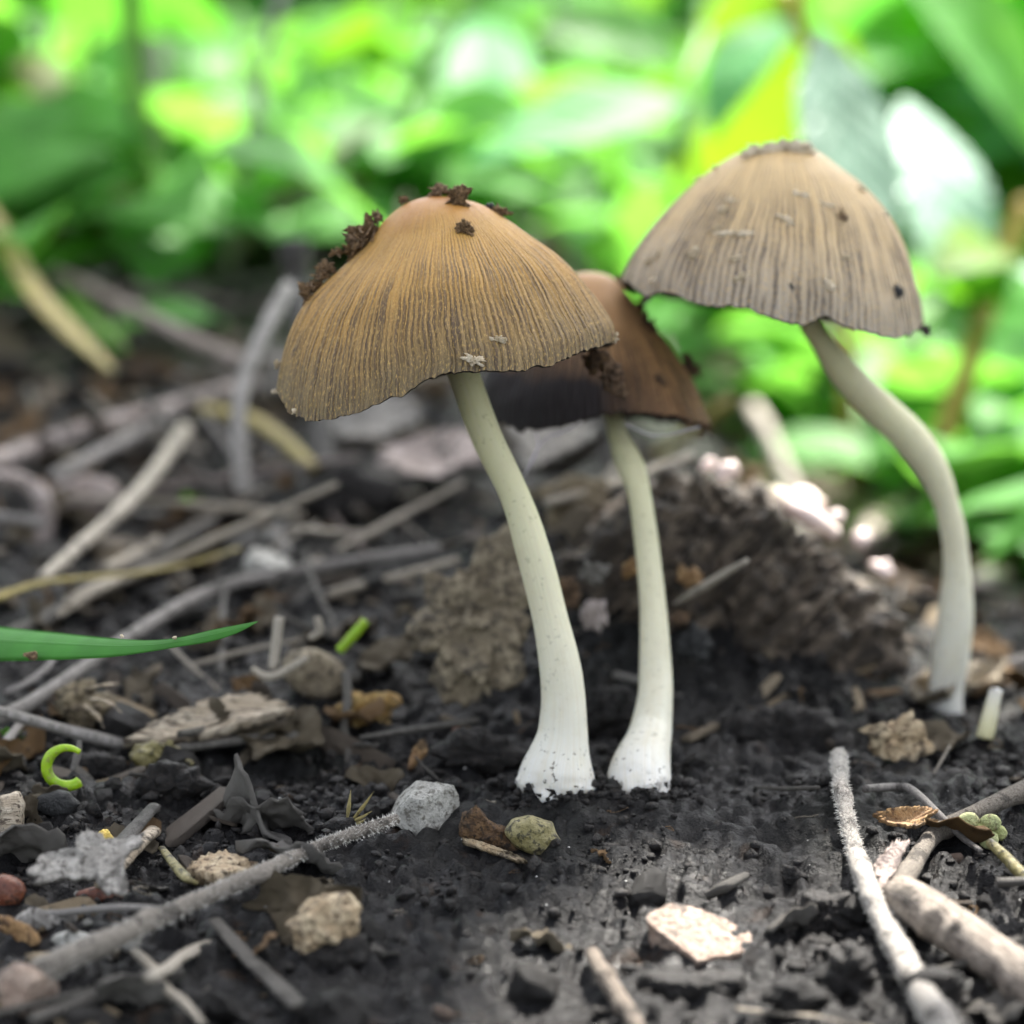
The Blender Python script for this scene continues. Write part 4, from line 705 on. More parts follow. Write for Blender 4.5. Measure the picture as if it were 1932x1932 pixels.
ground_tube('straw', [(110, 530, 20), (160, 590, 44), (235, 660, 14)], 'stalk', 'pale green blade beside the bent dry blade', 'grass blade', depths=[0.46, 0.45, 0.44], seed=13, n=40, flat=0.3)
ground_tube('twig', [(60, 1060, 30), (85, 1000, 36), (80, 940, 36), (40, 905, 30), (-20, 900, 30)], 'pink', 'pale purple curled root on the litter slope', 'root', depths=[0.385]*5, seed=14, n=40)
blob('bark_fragment', [(90, 960), (110, 915), (160, 900), (220, 910), (235, 950), (180, 985), (120, 985)], 'pink', 'pinkish bark scrap beside the curled root', 'bark', thick=40, amp=0.15, seed=15)
ground_tube('straw', [(515, 1262, 18), (520, 1220, 20), (527, 1165, 18)], 'straw', 'upright cream straw stub by the tan husk', 'straw', depths=[0.3345]*3, seed=15)
ground_tube('straw', [(585, 1205, 14), (603, 1190, 16), (598, 1165, 16)], 'straw', 'bent cream straw stub by the tan husk', 'straw', depths=[0.337]*3, seed=16)
ground_tube('straw', [(475, 1262, 12), (505, 1277, 16), (540, 1265, 16), (580, 1240, 14)], 'straw', 'curved cream fibre in front of the straw stub', 'straw', depths=[0.3335]*4, seed=17, n=30)
ground_tube('green_stub', [(640, 1228, 18), (665, 1200, 20), (690, 1172, 18)], 'lime', 'short lime green stem piece on the litter', 'stem', depths=[0.338]*3, seed=18)
ground_tube('stick', [(610, 900, 44), (600, 780, 46), (575, 640, 44), (560, 540, 46), (555, 480, 66), (553, 456, 72)], 'darkstem', 'dark broken dead stem standing behind the golden cap', 'dead stem', depths=[0.40, 0.405, 0.41, 0.415, 0.415, 0.415], seed=19, n=50)
for i, (u, v, a, b, m, lab) in enumerate([(840, 880, 100, 40, 'pink', 'pinkish pale leaf behind the golden stem'), (720, 800, 80, 40, 'greyleaf', 'grey leaf scrap under the golden cap edge'), (1060, 870, 90, 40, 'greyleaf', 'grey leaf scrap on the mound behind two stems'), (600, 700, 120, 40, 'greyleaf', 'grey leaf behind the straw fork'), (760, 700, 90, 30, 'deadleaf', 'tan leaf behind the golden cap')]):
    flake('dead_leaf', ell(u, v, a, b, 12, 0.25, 60+i), m, lab, 'dead leaf', lift=0.003, bend=0.25, amp=0.15, seed=60+i, tilt=0.5)

GL = [(1368, 892, 16), (1330, 880, 12), (1520, 950, 24), (1555, 985, 22), (1640, 995, 18), (1662, 978, 16), (1716, 950, 13), (1660, 1078, 15), (1864, 1085, 18), (1735, 1130, 12), (1835, 818, 16), (1620, 1030, 12), (1545, 740, 12), (1900, 690, 14), (1780, 1060, 12), (1440, 905, 13)]
for i, pts in enumerate(([(1462, 930, 30), (1515, 965, 42), (1575, 1006, 30)], [(1622, 1018, 34), (1655, 990, 44), (1690, 962, 30)], [(1835, 1100, 30), (1870, 1088, 40), (1910, 1082, 26)])):
    ground_tube('stick', pts, 'glint', ['sunlit whitish stick lying behind the rotten wood', 'short sunlit whitish stick near the curved stem', 'sunlit pinkish stick right of the curved stem'][i], 'stick', lift=0.002, seed=70+i)
for i, (u, v, a) in enumerate(GL):
    o = blob('pebble', ell(u, v, a*2.0, a*1.5, 12, 0.2, 80+i), 'glint', 'pale glistening pebble catching sun behind the rotten wood', 'pebble', group='glistening pebbles in the sun', amp=0.1, nf=300, seed=80+i, facets=4, nphi=20, nlam=12)
# ------------------------------------------------------------------ scattered litter, each piece an object
def protos(kind, n):
    out = []
    s = np.random.default_rng(hash(kind) % 1000 if False else len(kind)*13)
    for i in range(n):
        bv, bf = ICO[2]
        if kind == 'wood_chip': q_ = np.sign(bv)*np.abs(bv)**0.45; V = q_*[1.0, 0.36, 0.13]*(1+0.16*fbm(bv*2.2+i*7, i, 3))[:, None]; V[:, 0] += 0.22*vn(np.stack([bv[:, 0]*0.5, bv[:, 1]*6+i, bv[:, 2]*6], -1), i)*np.abs(bv[:, 0]); V[:, 2] += 0.05*vn(np.stack([bv[:, 0]*1.5, bv[:, 1]*9+i, bv[:, 2]*3], -1), i+3); F = bf; uv = None
        elif kind == 'soil_clod': V = bv*[0.9, 0.75, 0.6]*(1+0.6*fbm(bv*1.6+i*5, i+20, 4))[:, None]; F = bf; uv = None
        elif kind == 'pebble':
            V = bv.copy()
            for _ in range(9): d = unit(s.normal(size=3)); lim = s.uniform(0.5, 0.8); V -= np.clip(V@d-lim, 0, None)[:, None]*d
            V = V*[1, 0.8, 0.65]*(1+0.08*fbm(bv*3, i, 2))[:, None]; F = bf; uv = None
        elif kind == 'straw_piece':
            x = np.linspace(-1, 1, 10); c = s.uniform(-0.25, 0.25); q = np.stack([x, c*x*x+0.05*vn(np.stack([x*2+i*4, 0*x, 0*x], -1), i), 0.05*x*s.uniform(-1, 1)], 1)
            V, F, uv = tube_mesh(q, np.full(10, 0.06)*np.interp(x, [-1, 0, 1], [1, 1, s.uniform(0.3, 1)]), 7, 0.2, 4, i)
        elif kind == 'leaf_scrap':
            t = np.arange(9)*2*np.pi/9; rr = 1+0.35*s.uniform(-1, 1, 9); q = np.stack([np.cos(t)*rr, 0.7*np.sin(t)*rr, 0*t], 1)
            V, F = flake_mesh(q, 0.05, s.uniform(0.1, 0.5), 0.55, 2.2, i, 6, 32, np.array([0, 0, 1.])); uv = None
        elif kind == 'rootlet':
            q = catmull(np.cumsum(s.normal(size=(6, 3))*[0.5, 0.5, 0.12], 0), 18); q -= q.mean(0); q[:, 2] = np.abs(q[:, 2])
            V, F, uv = tube_mesh(q, np.linspace(0.055, 0.02, 18), 6, 0.2, 4, i)
        me = bpy.data.meshes.new(kind); me.from_pydata(np.asarray(V).tolist(), [], [tuple(map(int, f)) for f in F]); me.update(); me.shade_smooth()
        if uv is not None:
            l = me.uv_layers.new(name='UVMap'); li = np.empty(len(me.loops), np.int32); me.loops.foreach_get('vertex_index', li); l.data.foreach_set('uv', np.asarray(uv, np.float32)[li].ravel())
        out.append(me)
    return out
LOOK = dict(wood='weathered brown', darkwood='dark rotten', tan='light tan', greyleaf='grey', straw='cream', greystraw='grey', darkstraw='dark', yellowstraw='yellowish', crumb='black', deadleaf='dull tan', brownleaf='orange brown', pink='pinkish grey', stone='grey', palestone='pale', rot='dark brown', palebud='pale green')
def scatter(kind, cat, mats, n, lo, hi, label, group, seed, xr=(-0.066, 0.066), yr=(-0.065, 0.15), dens=None, flatrot=0.35, name=None, thin=1.0):
    s = np.random.default_rng(seed); ps = []
    for m in mats:
        for me in protos(kind, 4 if kind != 'rootlet' else 6): q = me.copy(); q.materials.append(M[m]); q['look'] = LOOK[m]; ps.append(q)
    k = 0
    while k < n:
        x, y = s.uniform(*xr), s.uniform(*yr)
        if s.uniform() > dens(x, y): continue
        if math.hypot(x-0.004, y) < 0.007 or math.hypot(x-0.012, y) < 0.007 or math.hypot(x-0.044, y-0.03) < 0.006: continue
        r = lo*(hi/lo)**(s.uniform()**1.6); hh = height(np.array([x, x+0.0009, x-0.0009, x, x]), np.array([y, y, y, y+0.0009, y-0.0009])); z = float(hh[0]); gxn = float(hh[1]-hh[2])/0.0018; gyn = float(hh[3]-hh[4])/0.0018
        o = bpy.data.objects.new(name or kind, ps[int(s.integers(len(ps)))]); COL.objects.link(o)
        o.location = (x, y, z+r*0.18); o.scale = (r, thin*r*s.uniform(0.7, 1.2), thin*r*s.uniform(0.7, 1.2))
        o.rotation_euler = (float(np.clip(math.atan(gyn), -0.5, 0.5))+s.normal()*flatrot*0.5, -float(np.clip(math.atan(gxn), -0.5, 0.5))+s.normal()*flatrot*0.5, s.uniform(0, 6.28))
        tag(o, label.replace('LOOK', o.data['look']), cat, group); k += 1
def dl(x, y):                                                         # litter thick on the left, behind and at the right edge
    d = 0.10+0.9*float(sstep(0.008, 0.03, -x+0.004))*float(sstep(-0.06, -0.02, y-0.25*x+0.0))+0.7*float(sstep(0.03, 0.05, x))+0.6*float(sstep(0.012, 0.05, y))
    return min(1, d)
scatter('wood_chip', 'wood chip', ['wood', 'darkwood', 'tan', 'greyleaf', 'darkwood'], 220, 0.0008, 0.0042, 'little LOOK wood chip lying in the ground litter', 'wood chips in the litter', 1, dens=dl)
scatter('straw_piece', 'straw', ['straw', 'greystraw', 'darkstraw', 'darkstraw'], 200, 0.002, 0.010, 'short broken LOOK straw piece lying in the ground litter', 'straw pieces in the litter', 2, dens=dl)
scatter('soil_clod', 'clod', ['crumb'], 240, 0.0008, 0.0034, 'little LOOK soil clod lying loose on the ground', 'soil clods on the ground', 3, dens=lambda x, y: 0.35+0.65*dl(x, y))
scatter('leaf_scrap', 'leaf scrap', ['deadleaf', 'greyleaf', 'brownleaf', 'deadleaf'], 200, 0.001, 0.0052, 'little LOOK dead leaf scrap lying in the ground litter', 'leaf scraps in the litter', 4, dens=dl)
scatter('pebble', 'pebble', ['stone', 'palestone'], 46, 0.0005, 0.0019, 'tiny LOOK pebble lying in the ground litter', 'pebbles in the litter', 5, dens=dl)
scatter('rootlet', 'rootlet', ['brownleaf', 'straw', 'rot'], 160, 0.0007, 0.0022, 'hair thin dry LOOK rootlet lying on the soil', 'rootlets on the soil', 6, dens=lambda x, y: 0.3+0.7*dl(x, y))
ll = lambda x, y: float(sstep(0.0, 0.02, -x-0.002))*float(sstep(-0.04, -0.01, y))
scatter('leaf_scrap', 'leaf scrap', ['deadleaf', 'deadleaf', 'greyleaf', 'brownleaf'], 90, 0.002, 0.0062, 'little LOOK dead leaf scrap lying in the ground litter', 'leaf scraps in the litter', 14, dens=ll, flatrot=0.8)
scatter('wood_chip', 'wood chip', ['wood', 'darkwood', 'darkwood', 'tan'], 75, 0.0015, 0.006, 'little LOOK wood chip lying in the ground litter', 'wood chips in the litter', 11, dens=ll, flatrot=0.7)
scatter('straw_piece', 'straw', ['straw', 'greystraw', 'pink', 'darkstraw'], 60, 0.009, 0.022, 'slender LOOK stalk tangled among the straws on the slope', 'slender stalks on the litter slope', 20, (-0.10, -0.012), (0.03, 0.19), lambda x, y: 1.0, 0.5, name='slender_stalk', thin=0.5)
scatter('rootlet', 'rootlet', ['brownleaf', 'straw', 'rot'], 120, 0.0010, 0.0030, 'hair thin dry LOOK rootlet lying on the soil', 'rootlets on the soil', 16, dens=lambda x, y: 0.2+0.8*ll(x, y))
mm = lambda x, y: 1.0
scatter('wood_chip', 'bark chip', ['wood', 'rot', 'brownleaf', 'darkwood', 'tan'], 85, 0.0008, 0.0036, 'tiny LOOK bark chip on the mound behind the white stems', 'bark chips on the mound', 18, (-0.008, 0.045), (0.014, 0.075), mm, 0.9, name='bark_chip')
scatter('rootlet', 'fibre', ['straw', 'brownleaf'], 45, 0.0010, 0.0026, 'fine LOOK fibre on the mound behind the white stems', 'fibres on the mound', 19, (-0.008, 0.045), (0.014, 0.075), mm, 0.9, name='dry_fibre')
# wider litter on the slope further back
far = lambda x, y: 1.0
scatter('leaf_scrap', 'leaf scrap', ['deadleaf', 'greyleaf', 'pink', 'brownleaf'], 110, 0.006, 0.018, 'broad LOOK dead leaf on the ground under the undergrowth', 'dead leaves under the undergrowth', 7, (-0.3, 0.3), (0.12, 0.7), far, name='fallen_leaf')
scatter('leaf_scrap', 'leaf scrap', ['deadleaf', 'brownleaf', 'rot', 'palebud'], 60, 0.004, 0.010, 'curled LOOK dead leaf on the ground behind the rotten wood', 'dead leaves behind the rotten wood', 17, (0.025, 0.12), (0.07, 0.24), far, 0.8, name='fallen_leaf')
scatter('straw_piece', 'straw', ['straw', 'greystraw', 'yellowstraw'], 90, 0.015, 0.045, 'long dry LOOK stalk lying under the undergrowth', 'dry stalks under the undergrowth', 8, (-0.25, 0.25), (0.10, 0.6), far, name='dry_stalk')

# ------------------------------------------------------------------ undergrowth: key plants seen in the photograph
def plant(name, label, base, cat='plant', group=None): return tag(empty(name, base), label, cat, group)
def add_leaf(root, b, t, wpx, m, nrm=(0, -0.55, 0.8), **kw):
    B, T_ = P(*b), P(*t); d = (b[2]+t[2])/2
    V, F, uv = leaf_mesh(B, T_, wpx*d/FPX, np.array(nrm, float), **kw); return link('leaf', V, F, m, root, uv=uv)
def add_stem(root, pts, m='stalk', taper=0.6):
    q = catmull([[*P(u, v, d), 0.5*wd*d/FPX] for u, v, d, wd in pts], 30); V, F, uv = tube_mesh(q[:, :3], q[:, 3], 9, 0.05); return link('stalk', V, F, m, root, uv=uv)
p = plant('leafy_plant', 'leafy plant with a glossy pale leaf behind the flaky cap', G(1600, 1010))
add_stem(p, [(1600, 1020, 0.505, 34), (1602, 850, 0.505, 34), (1600, 700, 0.505, 32), (1590, 500, 0.505, 28), (1560, 200, 0.495, 26), (1480, -20, 0.485, 34)], 'orstalk')
add_leaf(p, (1545, 60, 0.465), (1660, 545, 0.455), 235, 'leafg', (0.25, -0.35, 0.9), serr=14, nl=60, fold=0.15, droop=-0.02, seed=1)
add_leaf(p, (1700, 190, 0.485), (1800, 660, 0.475), 230, 'leafg', (0.3, -0.3, 0.9), serr=14, nl=60, fold=0.15, seed=2)
add_leaf(p, (1600, 60, 0.505), (1400, 440, 0.525), 330, 'leafo', (-0.3, -0.8, -0.3), serr=9, nl=50, fold=0.2, seed=3)
add_leaf(p, (1560, 150, 0.525), (1240, 430, 0.540), 230, 'leafy', (-0.2, -0.85, -0.4), serr=9, nl=50, fold=0.2, seed=4)
add_leaf(p, (1480, 40, 0.495), (1345, 262, 0.485), 150, 'leafm', (-0.2, -0.35, 0.9), nl=20, fold=0.3, seed=5)
add_leaf(p, (1700, -60, 0.515), (1960, 300, 0.525), 240, 'leaf', (0.2, -0.6, 0.75), serr=10, nl=50, seed=6)
p = plant('leafy_plant', 'leafy plant with a pointed leaf above the golden cap', G(1180, 560))
add_stem(p, [(1300, 620, 0.52, 26), (1310, 400, 0.52, 24), (1290, 195, 0.51, 20), (1330, 60, 0.52, 18)], 'stalk')
add_leaf(p, (1295, 195, 0.50), (880, 315, 0.48), 145, 'leafm', (0.0, -0.6, 0.8), fold=0.25, droop=0.06, seed=7)
add_leaf(p, (1300, 130, 0.54), (1000, 60, 0.52), 150, 'leafd', (0, -0.7, 0.6), seed=8)
add_leaf(p, (1320, 90, 0.55), (1560, -20, 0.55), 160, 'leafy', (0, -0.85, 0.4), seed=9)
p = plant('leafy_plant', 'leafy plant with a glowing yellow green leaf', G(700, 560))
add_stem(p, [(740, 620, 0.60, 22), (800, 330, 0.60, 22), (860, 120, 0.60, 20), (900, -30, 0.60, 18)], 'stalk')
add_leaf(p, (690, 10, 0.565), (610, 250, 0.60), 215, 'leafy', (0.1, -0.8, -0.5), fold=0.15, shape=0.9, seed=10)
add_leaf(p, (800, 150, 0.57), (640, 245, 0.60), 95, 'leafy', (0, -0.8, -0.5), seed=11)
add_leaf(p, (880, 40, 0.60), (920, 330, 0.57), 190, 'leafm', (0.2, -0.5, 0.8), seed=12)
add_leaf(p, (560, 200, 0.62), (400, 300, 0.6), 170, 'leafm', (-0.1, -0.5, 0.8), seed=13)
p = plant('grassy_plant', 'tuft of upright green and dead stalks behind the straws', G(420, 520))
for pts, m in (([(330, 520, 0.50, 34), (275, 300, 0.50, 38), (255, 120, 0.50, 44), (245, -40, 0.50, 48)], 'stalk'), ([(345, 480, 0.52, 22), (305, 280, 0.52, 34), (290, 100, 0.52, 40), (270, 20, 0.52, 30)], 'greystraw'), ([(425, 520, 0.50, 24), (440, 420, 0.50, 24), (470, 260, 0.50, 26), (500, 120, 0.50, 24), (535, -30, 0.5, 22)], 'greystraw'), ([(420, 490, 0.51, 30), (480, 420, 0.51, 34), (600, 320, 0.51, 34), (710, 235, 0.51, 22)], 'straw'), ([(610, 490, 0.53, 26), (700, 380, 0.53, 26), (770, 220, 0.53, 28), (880, 0, 0.53, 32)], 'stalk'), ([(300, 420, 0.5, 22), (200, 345, 0.5, 30), (110, 275, 0.5, 34), (60, 230, 0.5, 30)], 'bud'), ([(360, 470, 0.5, 26), (420, 500, 0.5, 30), (360, 560, 0.47, 30)], 'darkstem')):
    add_stem(p, pts, m)
for k_, (u0, d_) in enumerate([(60, 0.52), (160, 0.55), (380, 0.56), (520, 0.54), (640, 0.58), (820, 0.60), (1040, 0.60), (1160, 0.62)]):
    sk = np.random.default_rng(k_); lean = sk.uniform(-110, 110); p = plant('grassy_plant', ['slender pale grass stalk rising through the undergrowth', 'slender green grass stalk rising through the undergrowth'][k_ % 2], G(u0, 500), 'grass', 'slender stalks in the undergrowth')
    add_stem(p, [(u0, 520, d_, 16), (u0+lean*0.3, 330, d_, 18), (u0+lean*0.7, 130, d_, 18), (u0+lean, -60, d_, 14)], ['greystraw', 'stalk'][k_ % 2])
p = plant('flowering_stalk', 'stalk with a pale yellow flower and beige buds', G(40, 520))
add_stem(p, [(30, 560, 0.5, 18), (45, 350, 0.5, 20), (70, 180, 0.5, 18)], 'stalk')
for i, (u, v, a, b, m) in enumerate([(90, 150, 44, 40, 'petal'), (55, 130, 36, 30, 'petal'), (50, 240, 22, 26, 'bud'), (70, 290, 30, 28, 'bud')]):
    V, F = blob_mesh(ell(u, v, a, b, 12, 0.2, i), 0.5, 0.004, amp=0.15, nf=200, seed=i, nphi=26, nlam=14); link('flower' if i < 2 else 'bud', V, F, m, p)
p = plant('leafy_plant', 'low plant with amber stalk right of the curved stem', G(1790, 830))
add_stem(p, [(1770, 900, 0.47, 40), (1790, 800, 0.47, 44), (1830, 680, 0.47, 46), (1880, 520, 0.48, 44), (1940, 380, 0.48, 36)], 'orstalk')
for i, (b, t, wd, m) in enumerate([((1850, 640), (1960, 700), 120, 'leaf'), ((1840, 560), (1700, 690), 130, 'leaf'), ((1880, 520), (1990, 560), 150, 'leafg'), ((1860, 620), (1840, 520), 130, 'leafy'), ((1900, 480), (1760, 520), 140, 'leafy')]):
    add_leaf(p, (*b, 0.48), (*t, 0.46), wd, m, (0.2*(-1)**i, -0.5, 0.8), seed=20+i)
p = plant('leafy_plant', 'low yellow green seedling right of the curved stem foot', G(1900, 1080))
for i, (b, t, wd, m) in enumerate([((1890, 1080), (1860, 960), 110, 'leafy'), ((1895, 1080), (1960, 980), 110, 'leaf'), ((1890, 1085), (1960, 1090), 90, 'leafy')]):
    add_leaf(p, (*b, 0.47), (*t, 0.46), wd, m, (0.1, -0.5, 0.8), seed=30+i)
for i, (u, v, h) in enumerate([(20, 1392, 26), (358, 950, 30)]):
    g = G(u, v+10); p = plant('seedling', ['tiny green seedling by the dried flower head', 'tiny green sprout on the dark litter'][i], g, 'seedling'); d = float((g-CAM)@FWD)
    for j in range(4): add_leaf(p, (u, v+8, d), (u+math.cos(j*1.9)*h, v-abs(math.sin(j*1.9))*h*0.8-2, d-0.001), 16, 'leafy', seed=j)

# ------------------------------------------------------------------ undergrowth: further plants
s = np.random.default_rng(42)
protoL = {}
for m in ('leaf', 'leafy', 'leafd', 'leafm', 'leafg'):
    protoL[m] = []
    for i in range(3):
        V, F, uv = leaf_mesh((0, 0, 0), (1, 0, 0), s.uniform(0.42, 0.62), (0, 0, 1), fold=s.uniform(0.1, 0.35), droop=s.uniform(0.02, 0.14), serr=(0, 8, 10)[i], nl=26, seed=i, nw=4)
        me = bpy.data.meshes.new('leaf'); me.from_pydata(V.tolist(), [], F.tolist()); me.update(); me.shade_smooth()
        l = me.uv_layers.new(name='UVMap'); li = np.empty(len(me.loops), np.int32); me.loops.foreach_get('vertex_index', li); l.data.foreach_set('uv', np.asarray(uv, np.float32)[li].ravel())
        me.materials.append(M[m]); protoL[m].append(me)
def put_leaf(root, at, direction, nrm, L, m):
    d = unit(direction); n_ = unit(np.asarray(nrm)-d*(np.asarray(nrm)@d)); y = np.cross(n_, d)
    o = bpy.data.objects.new('leaf', protoL[m][int(s.integers(3))]); COL.objects.link(o); o.parent = root
    o.matrix_local = Matrix.LocRotScale(Vector(np.asarray(at)-np.array(root.location)), Matrix(((d[0], y[0], n_[0]), (d[1], y[1], n_[1]), (d[2], y[2], n_[2]))).to_quaternion(), (L, L, L))
def herb(x, y, hgt, nl, L, label, group, pal):
    z = float(height(x, y)); root = plant('leafy_plant', label, (x, y, z-0.002), group=group)
    lean = s.normal(size=2)*0.25; q = catmull([[x, y, z-0.003], [x+lean[0]*hgt*0.4, y+lean[1]*hgt*0.4, z+hgt*0.55], [x+lean[0]*hgt, y+lean[1]*hgt, z+hgt]], 12)
    V, F, uv = tube_mesh(q, np.linspace(0.0013, 0.0007, 12), 7, 0); link('stalk', V, F, 'stalk' if s.uniform() < 0.75 else 'orstalk', root, uv=uv)
    for i in range(nl):
        f = s.uniform(0.15, 1); c = q[int(f*11)]; a = s.uniform(0, 6.28); el = s.uniform(-0.55, 0.65)
        put_leaf(root, c, (math.cos(a)*math.cos(el), math.sin(a)*math.cos(el), math.sin(el)), np.array([0, 0, 1.])+s.normal(size=3)*0.55, L*s.uniform(0.7, 1.25), pal[int(s.integers(len(pal)))])
    return root
lab = 'leafy green herb in the blurred undergrowth behind the mushrooms'
PAL = {'mid green': ['leaf'], 'yellow green': ['leafy', 'leaf', 'leafy'], 'mint green': ['leafm', 'leafm', 'leaf'], 'deep green': ['leafd', 'leafd', 'leaf']}
KEYS = [P(650, 130, 0.58), P(720, 200, 0.59), P(1380, 300, 0.525), P(1480, 250, 0.515), P(1090, 250, 0.49), P(900, 180, 0.58), P(1640, 350, 0.46)]; TT = np.linspace(0, 0.075, 6)
n = 0; tries = 0
while n < 230 and tries < 60000:
    tries += 1
    y = 0.13+s.uniform()**1.5*1.2; x = s.uniform(-1, 1)*(0.07+(y+0.31)*0.20)*(1.0 if n % 5 else 1.8)
    if y < 0.22 and -0.045 < x < 0.05: continue
    if y < 0.17 and x < 0: continue
    if y < 0.30 and -0.03 < x < 0.05: continue
    uu, _, dd = proj(np.array([x, y, 0.05]))
    if dd < 0.66 and -80 < uu < 1780: continue
    if any(np.min(np.hypot(kp[0]+SUN[0]*TT-x, kp[1]+SUN[1]*TT-y)) < 0.045 for kp in KEYS): continue
    near = y < 0.36; kind = ['mid green', 'mint green', 'yellow green', 'mint green', 'mid green', 'deep green'][n % 6]; tall = n % 2
    hh = s.uniform(0.018, 0.04) if near and not tall else s.uniform(0.04, 0.055) if near else s.uniform(0.07, 0.11) if tall else s.uniform(0.035, 0.06)
    herb(x, y, hh, int(s.integers(8, 14)), s.uniform(0.022, 0.038) if near else s.uniform(0.05, 0.085), ('tall ' if tall else 'low ')+kind+' leafy herb in the undergrowth behind the mushrooms', 'undergrowth herbs', PAL[kind]); n += 1
VV = []; FF = []; uvs = []; k = 0
for i in range(6500):
    y = 0.08+s.uniform()**1.5*1.5; x = s.uniform(-1, 1)*(0.10+(y+0.3)*0.30)
    edge = 0.135+0.06*math.exp(-((x-0.015)/0.03)**2)-0.04*float(sstep(0.03, 0.06, x))+0.035*float(vn(np.array([x*30, y*30, 0.]), 3))
    if s.uniform() > float(sstep(edge, edge+0.05, y)): continue
    z = float(macro(np.array(x), np.array(y)))+s.uniform(0.001, 0.014); uu, vv_, _ = proj(np.array([x, y, z]))
    if 1250 < uu < 1930 and (vv_ > 980 or (vv_ > 780 and s.uniform() < 0.45)): continue
    a = s.uniform(0, 6.28); L = s.uniform(0.014, 0.036)
    v_, f_, u_ = leaf_mesh((x, y, z), np.array([x+math.cos(a)*L, y+math.sin(a)*L, z+s.uniform(-0.1, 0.5)*L]), L*0.6, s.normal(size=3)*0.4+[0, 0, 1], nl=7, nw=2); VV.append(v_); FF.append(f_+k); uvs.append(u_); k += len(v_)
o = link('ground_cover', np.vstack(VV), np.vstack(FF), 'leaf', uv=np.vstack(uvs), origin=np.zeros(3)); o['kind'] = 'stuff'; o['label'] = 'low green ground cover beneath the undergrowth herbs'; o['category'] = 'ground cover'
# the wood beyond: one leafy mass
VV = []; FF = []; uvs = []; k = 0
for i in range(2600):
    r = 1.5+s.uniform()**1.4*6; a = s.uniform(0, 6.28); x, y = r*math.sin(a), r*math.cos(a)
    if y < 1.3 and abs(x) < 1.2: continue
    z = float(macro(np.array(x), np.array(y)))+s.uniform(0.0, 0.10+0.07*r); d = unit(s.normal(size=3)*[1, 1, 0.5]); L = s.uniform(0.06, 0.15)
    v_, f_, u_ = leaf_mesh((x, y, z), np.array([x, y, z])+d*L, L*0.55, s.normal(size=3)*0.6+[0, 0, 1], nl=6, nw=2); VV.append(v_); FF.append(f_+k); uvs.append(u_); k += len(v_)
o = link('undergrowth', np.vstack(VV), np.vstack(FF), 'leaf', uv=np.vstack(uvs), origin=np.zeros(3)); o['kind'] = 'stuff'; o['label'] = 'dense green undergrowth filling the wood beyond'; o['category'] = 'undergrowth'
# ------------------------------------------------------------------ unseen bough, added and shaped to shade the mushrooms
root = plant('shade_bough', 'leafy bough arching high over the mushrooms', tuple(np.array([0.0, 0.02, 0])+SUN*0.75+np.array([-0.45, 0.25, 0.05])), 'branch')
q = catmull([np.array(root.location), np.array([-0.2, 0.10, 0.05])+SUN*0.75, np.array([-0.06, 0.03, 0])+SUN*0.75, np.array([0.0, 0.02, 0])+SUN*0.72], 40)
V, F, uv = tube_mesh(q, np.linspace(0.007, 0.002, 40), 9, 0.15, 60, 1); link('limb', V, F, 'stick', root, uv=uv)
LIT = [P(u, v, Gd(u, v)+0.002)+np.array([0, 0, 0.001]) for u, v in ((1320, 1745), (1380, 1775), (1260, 1740), (1690, 1790), (1740, 1870), (1650, 1710), (1850, 1780), (1925, 1830), (1500, 1800), (1560, 1880), (1450, 1850), (1100, 1905), (1050, 1860), (1150, 1930), (1400, 1915), (1640, 1900), (1200, 1880), (1300, 1900), (1000, 1920), (1350, 1750))]
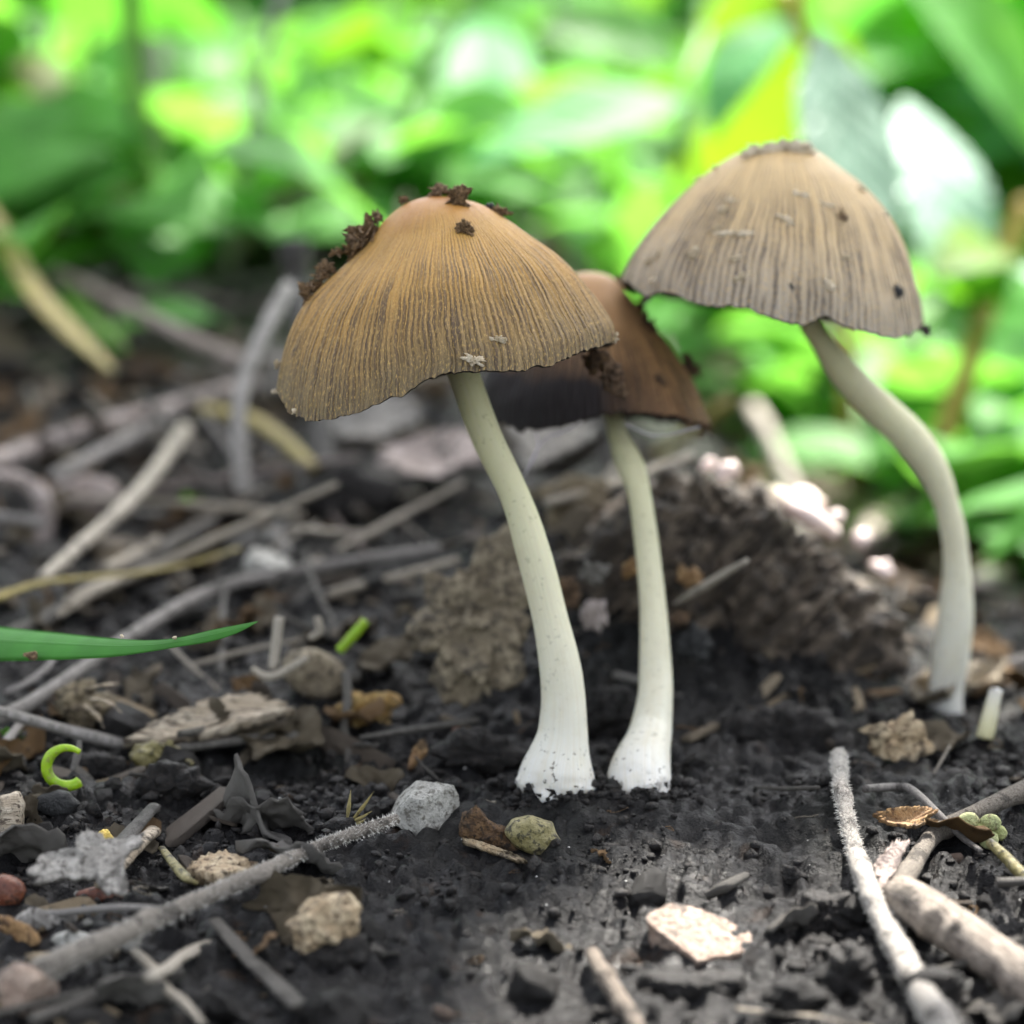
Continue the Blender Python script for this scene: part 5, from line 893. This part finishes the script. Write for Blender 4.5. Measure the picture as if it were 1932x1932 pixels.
LIT += [P(*q) for q in ((1600, 250, 0.460), (1640, 400, 0.460), (1580, 130, 0.465), (1740, 350, 0.480), (1780, 520, 0.480), (1400, 330, 0.515), (1320, 380, 0.515), (1480, 250, 0.510), (1100, 250, 0.49), (1560, 985, 0.42), (1650, 1020, 0.42), (1760, 1020, 0.45), (1840, 640, 0.47), (1880, 1290, 0.355), (1870, 1260, 0.358))]
LIT += [P(u, v, d) for u in range(-100, 1300, 140) for v, d in ((40, 0.55), (180, 0.55), (320, 0.52), (430, 0.49))]
LIT += [G(u, v, 0.002) for u, v, a in GL]; LIT = np.array(LIT); e1 = unit(np.cross(SUN, [0, 0, 1.])); e2 = np.cross(e1, SUN)
a0, b0 = (np.array([[x, y, z] for x in (-0.10, 0.055) for y in (-0.09, 0.10) for z in (0, 0.06)])@np.stack([e1, e2], 1)).min(0), (np.array([[x, y, z] for x in (-0.10, 0.055) for y in (-0.09, 0.10) for z in (0, 0.06)])@np.stack([e1, e2], 1)).max(0)
LP = LIT@np.stack([e1, e2], 1); CV = np.vstack([c_[2][::12, ::20].reshape(-1, 3) for c_ in CAPS])@np.stack([e1, e2], 1)
LP = np.array([p_ for p_ in LP if np.hypot(*(CV-p_).T).min() > 0.010])
for layer in range(3):
    gs = (0.021, 0.021, 0.012)[layer]
    for pa in np.arange(a0[0], b0[0], gs):
        for pb in np.arange(a0[1], b0[1], gs):
            qa, qb = pa+s.uniform(-0.5, 0.5)*0.014+layer*0.010, pb+s.uniform(-0.5, 0.5)*0.014+layer*0.010
            dist = np.hypot(LP[:, 0]-qa, LP[:, 1]-qb).min()
            if dist < 0.006 or (layer == 2 and dist > 0.035): continue
            L = min(s.uniform(0.042, 0.056) if layer < 2 else 0.026, dist*1.7); c = e1*qa+e2*qb+SUN*s.uniform(0.55, 0.95); an = s.uniform(0, 6.28); d = unit(e1*math.cos(an)+e2*math.sin(an)+SUN*s.normal()*0.3)
            put_leaf(root, c-d*L*0.5, d, SUN+s.normal(size=3)*0.25, L, ['leaf', 'leafd', 'leafd'][layer])
print('objects', len(bpy.data.objects), 'tris', sum(len(m.loop_triangles) if m.loop_triangles else len(m.polygons)*2 for m in bpy.data.meshes))
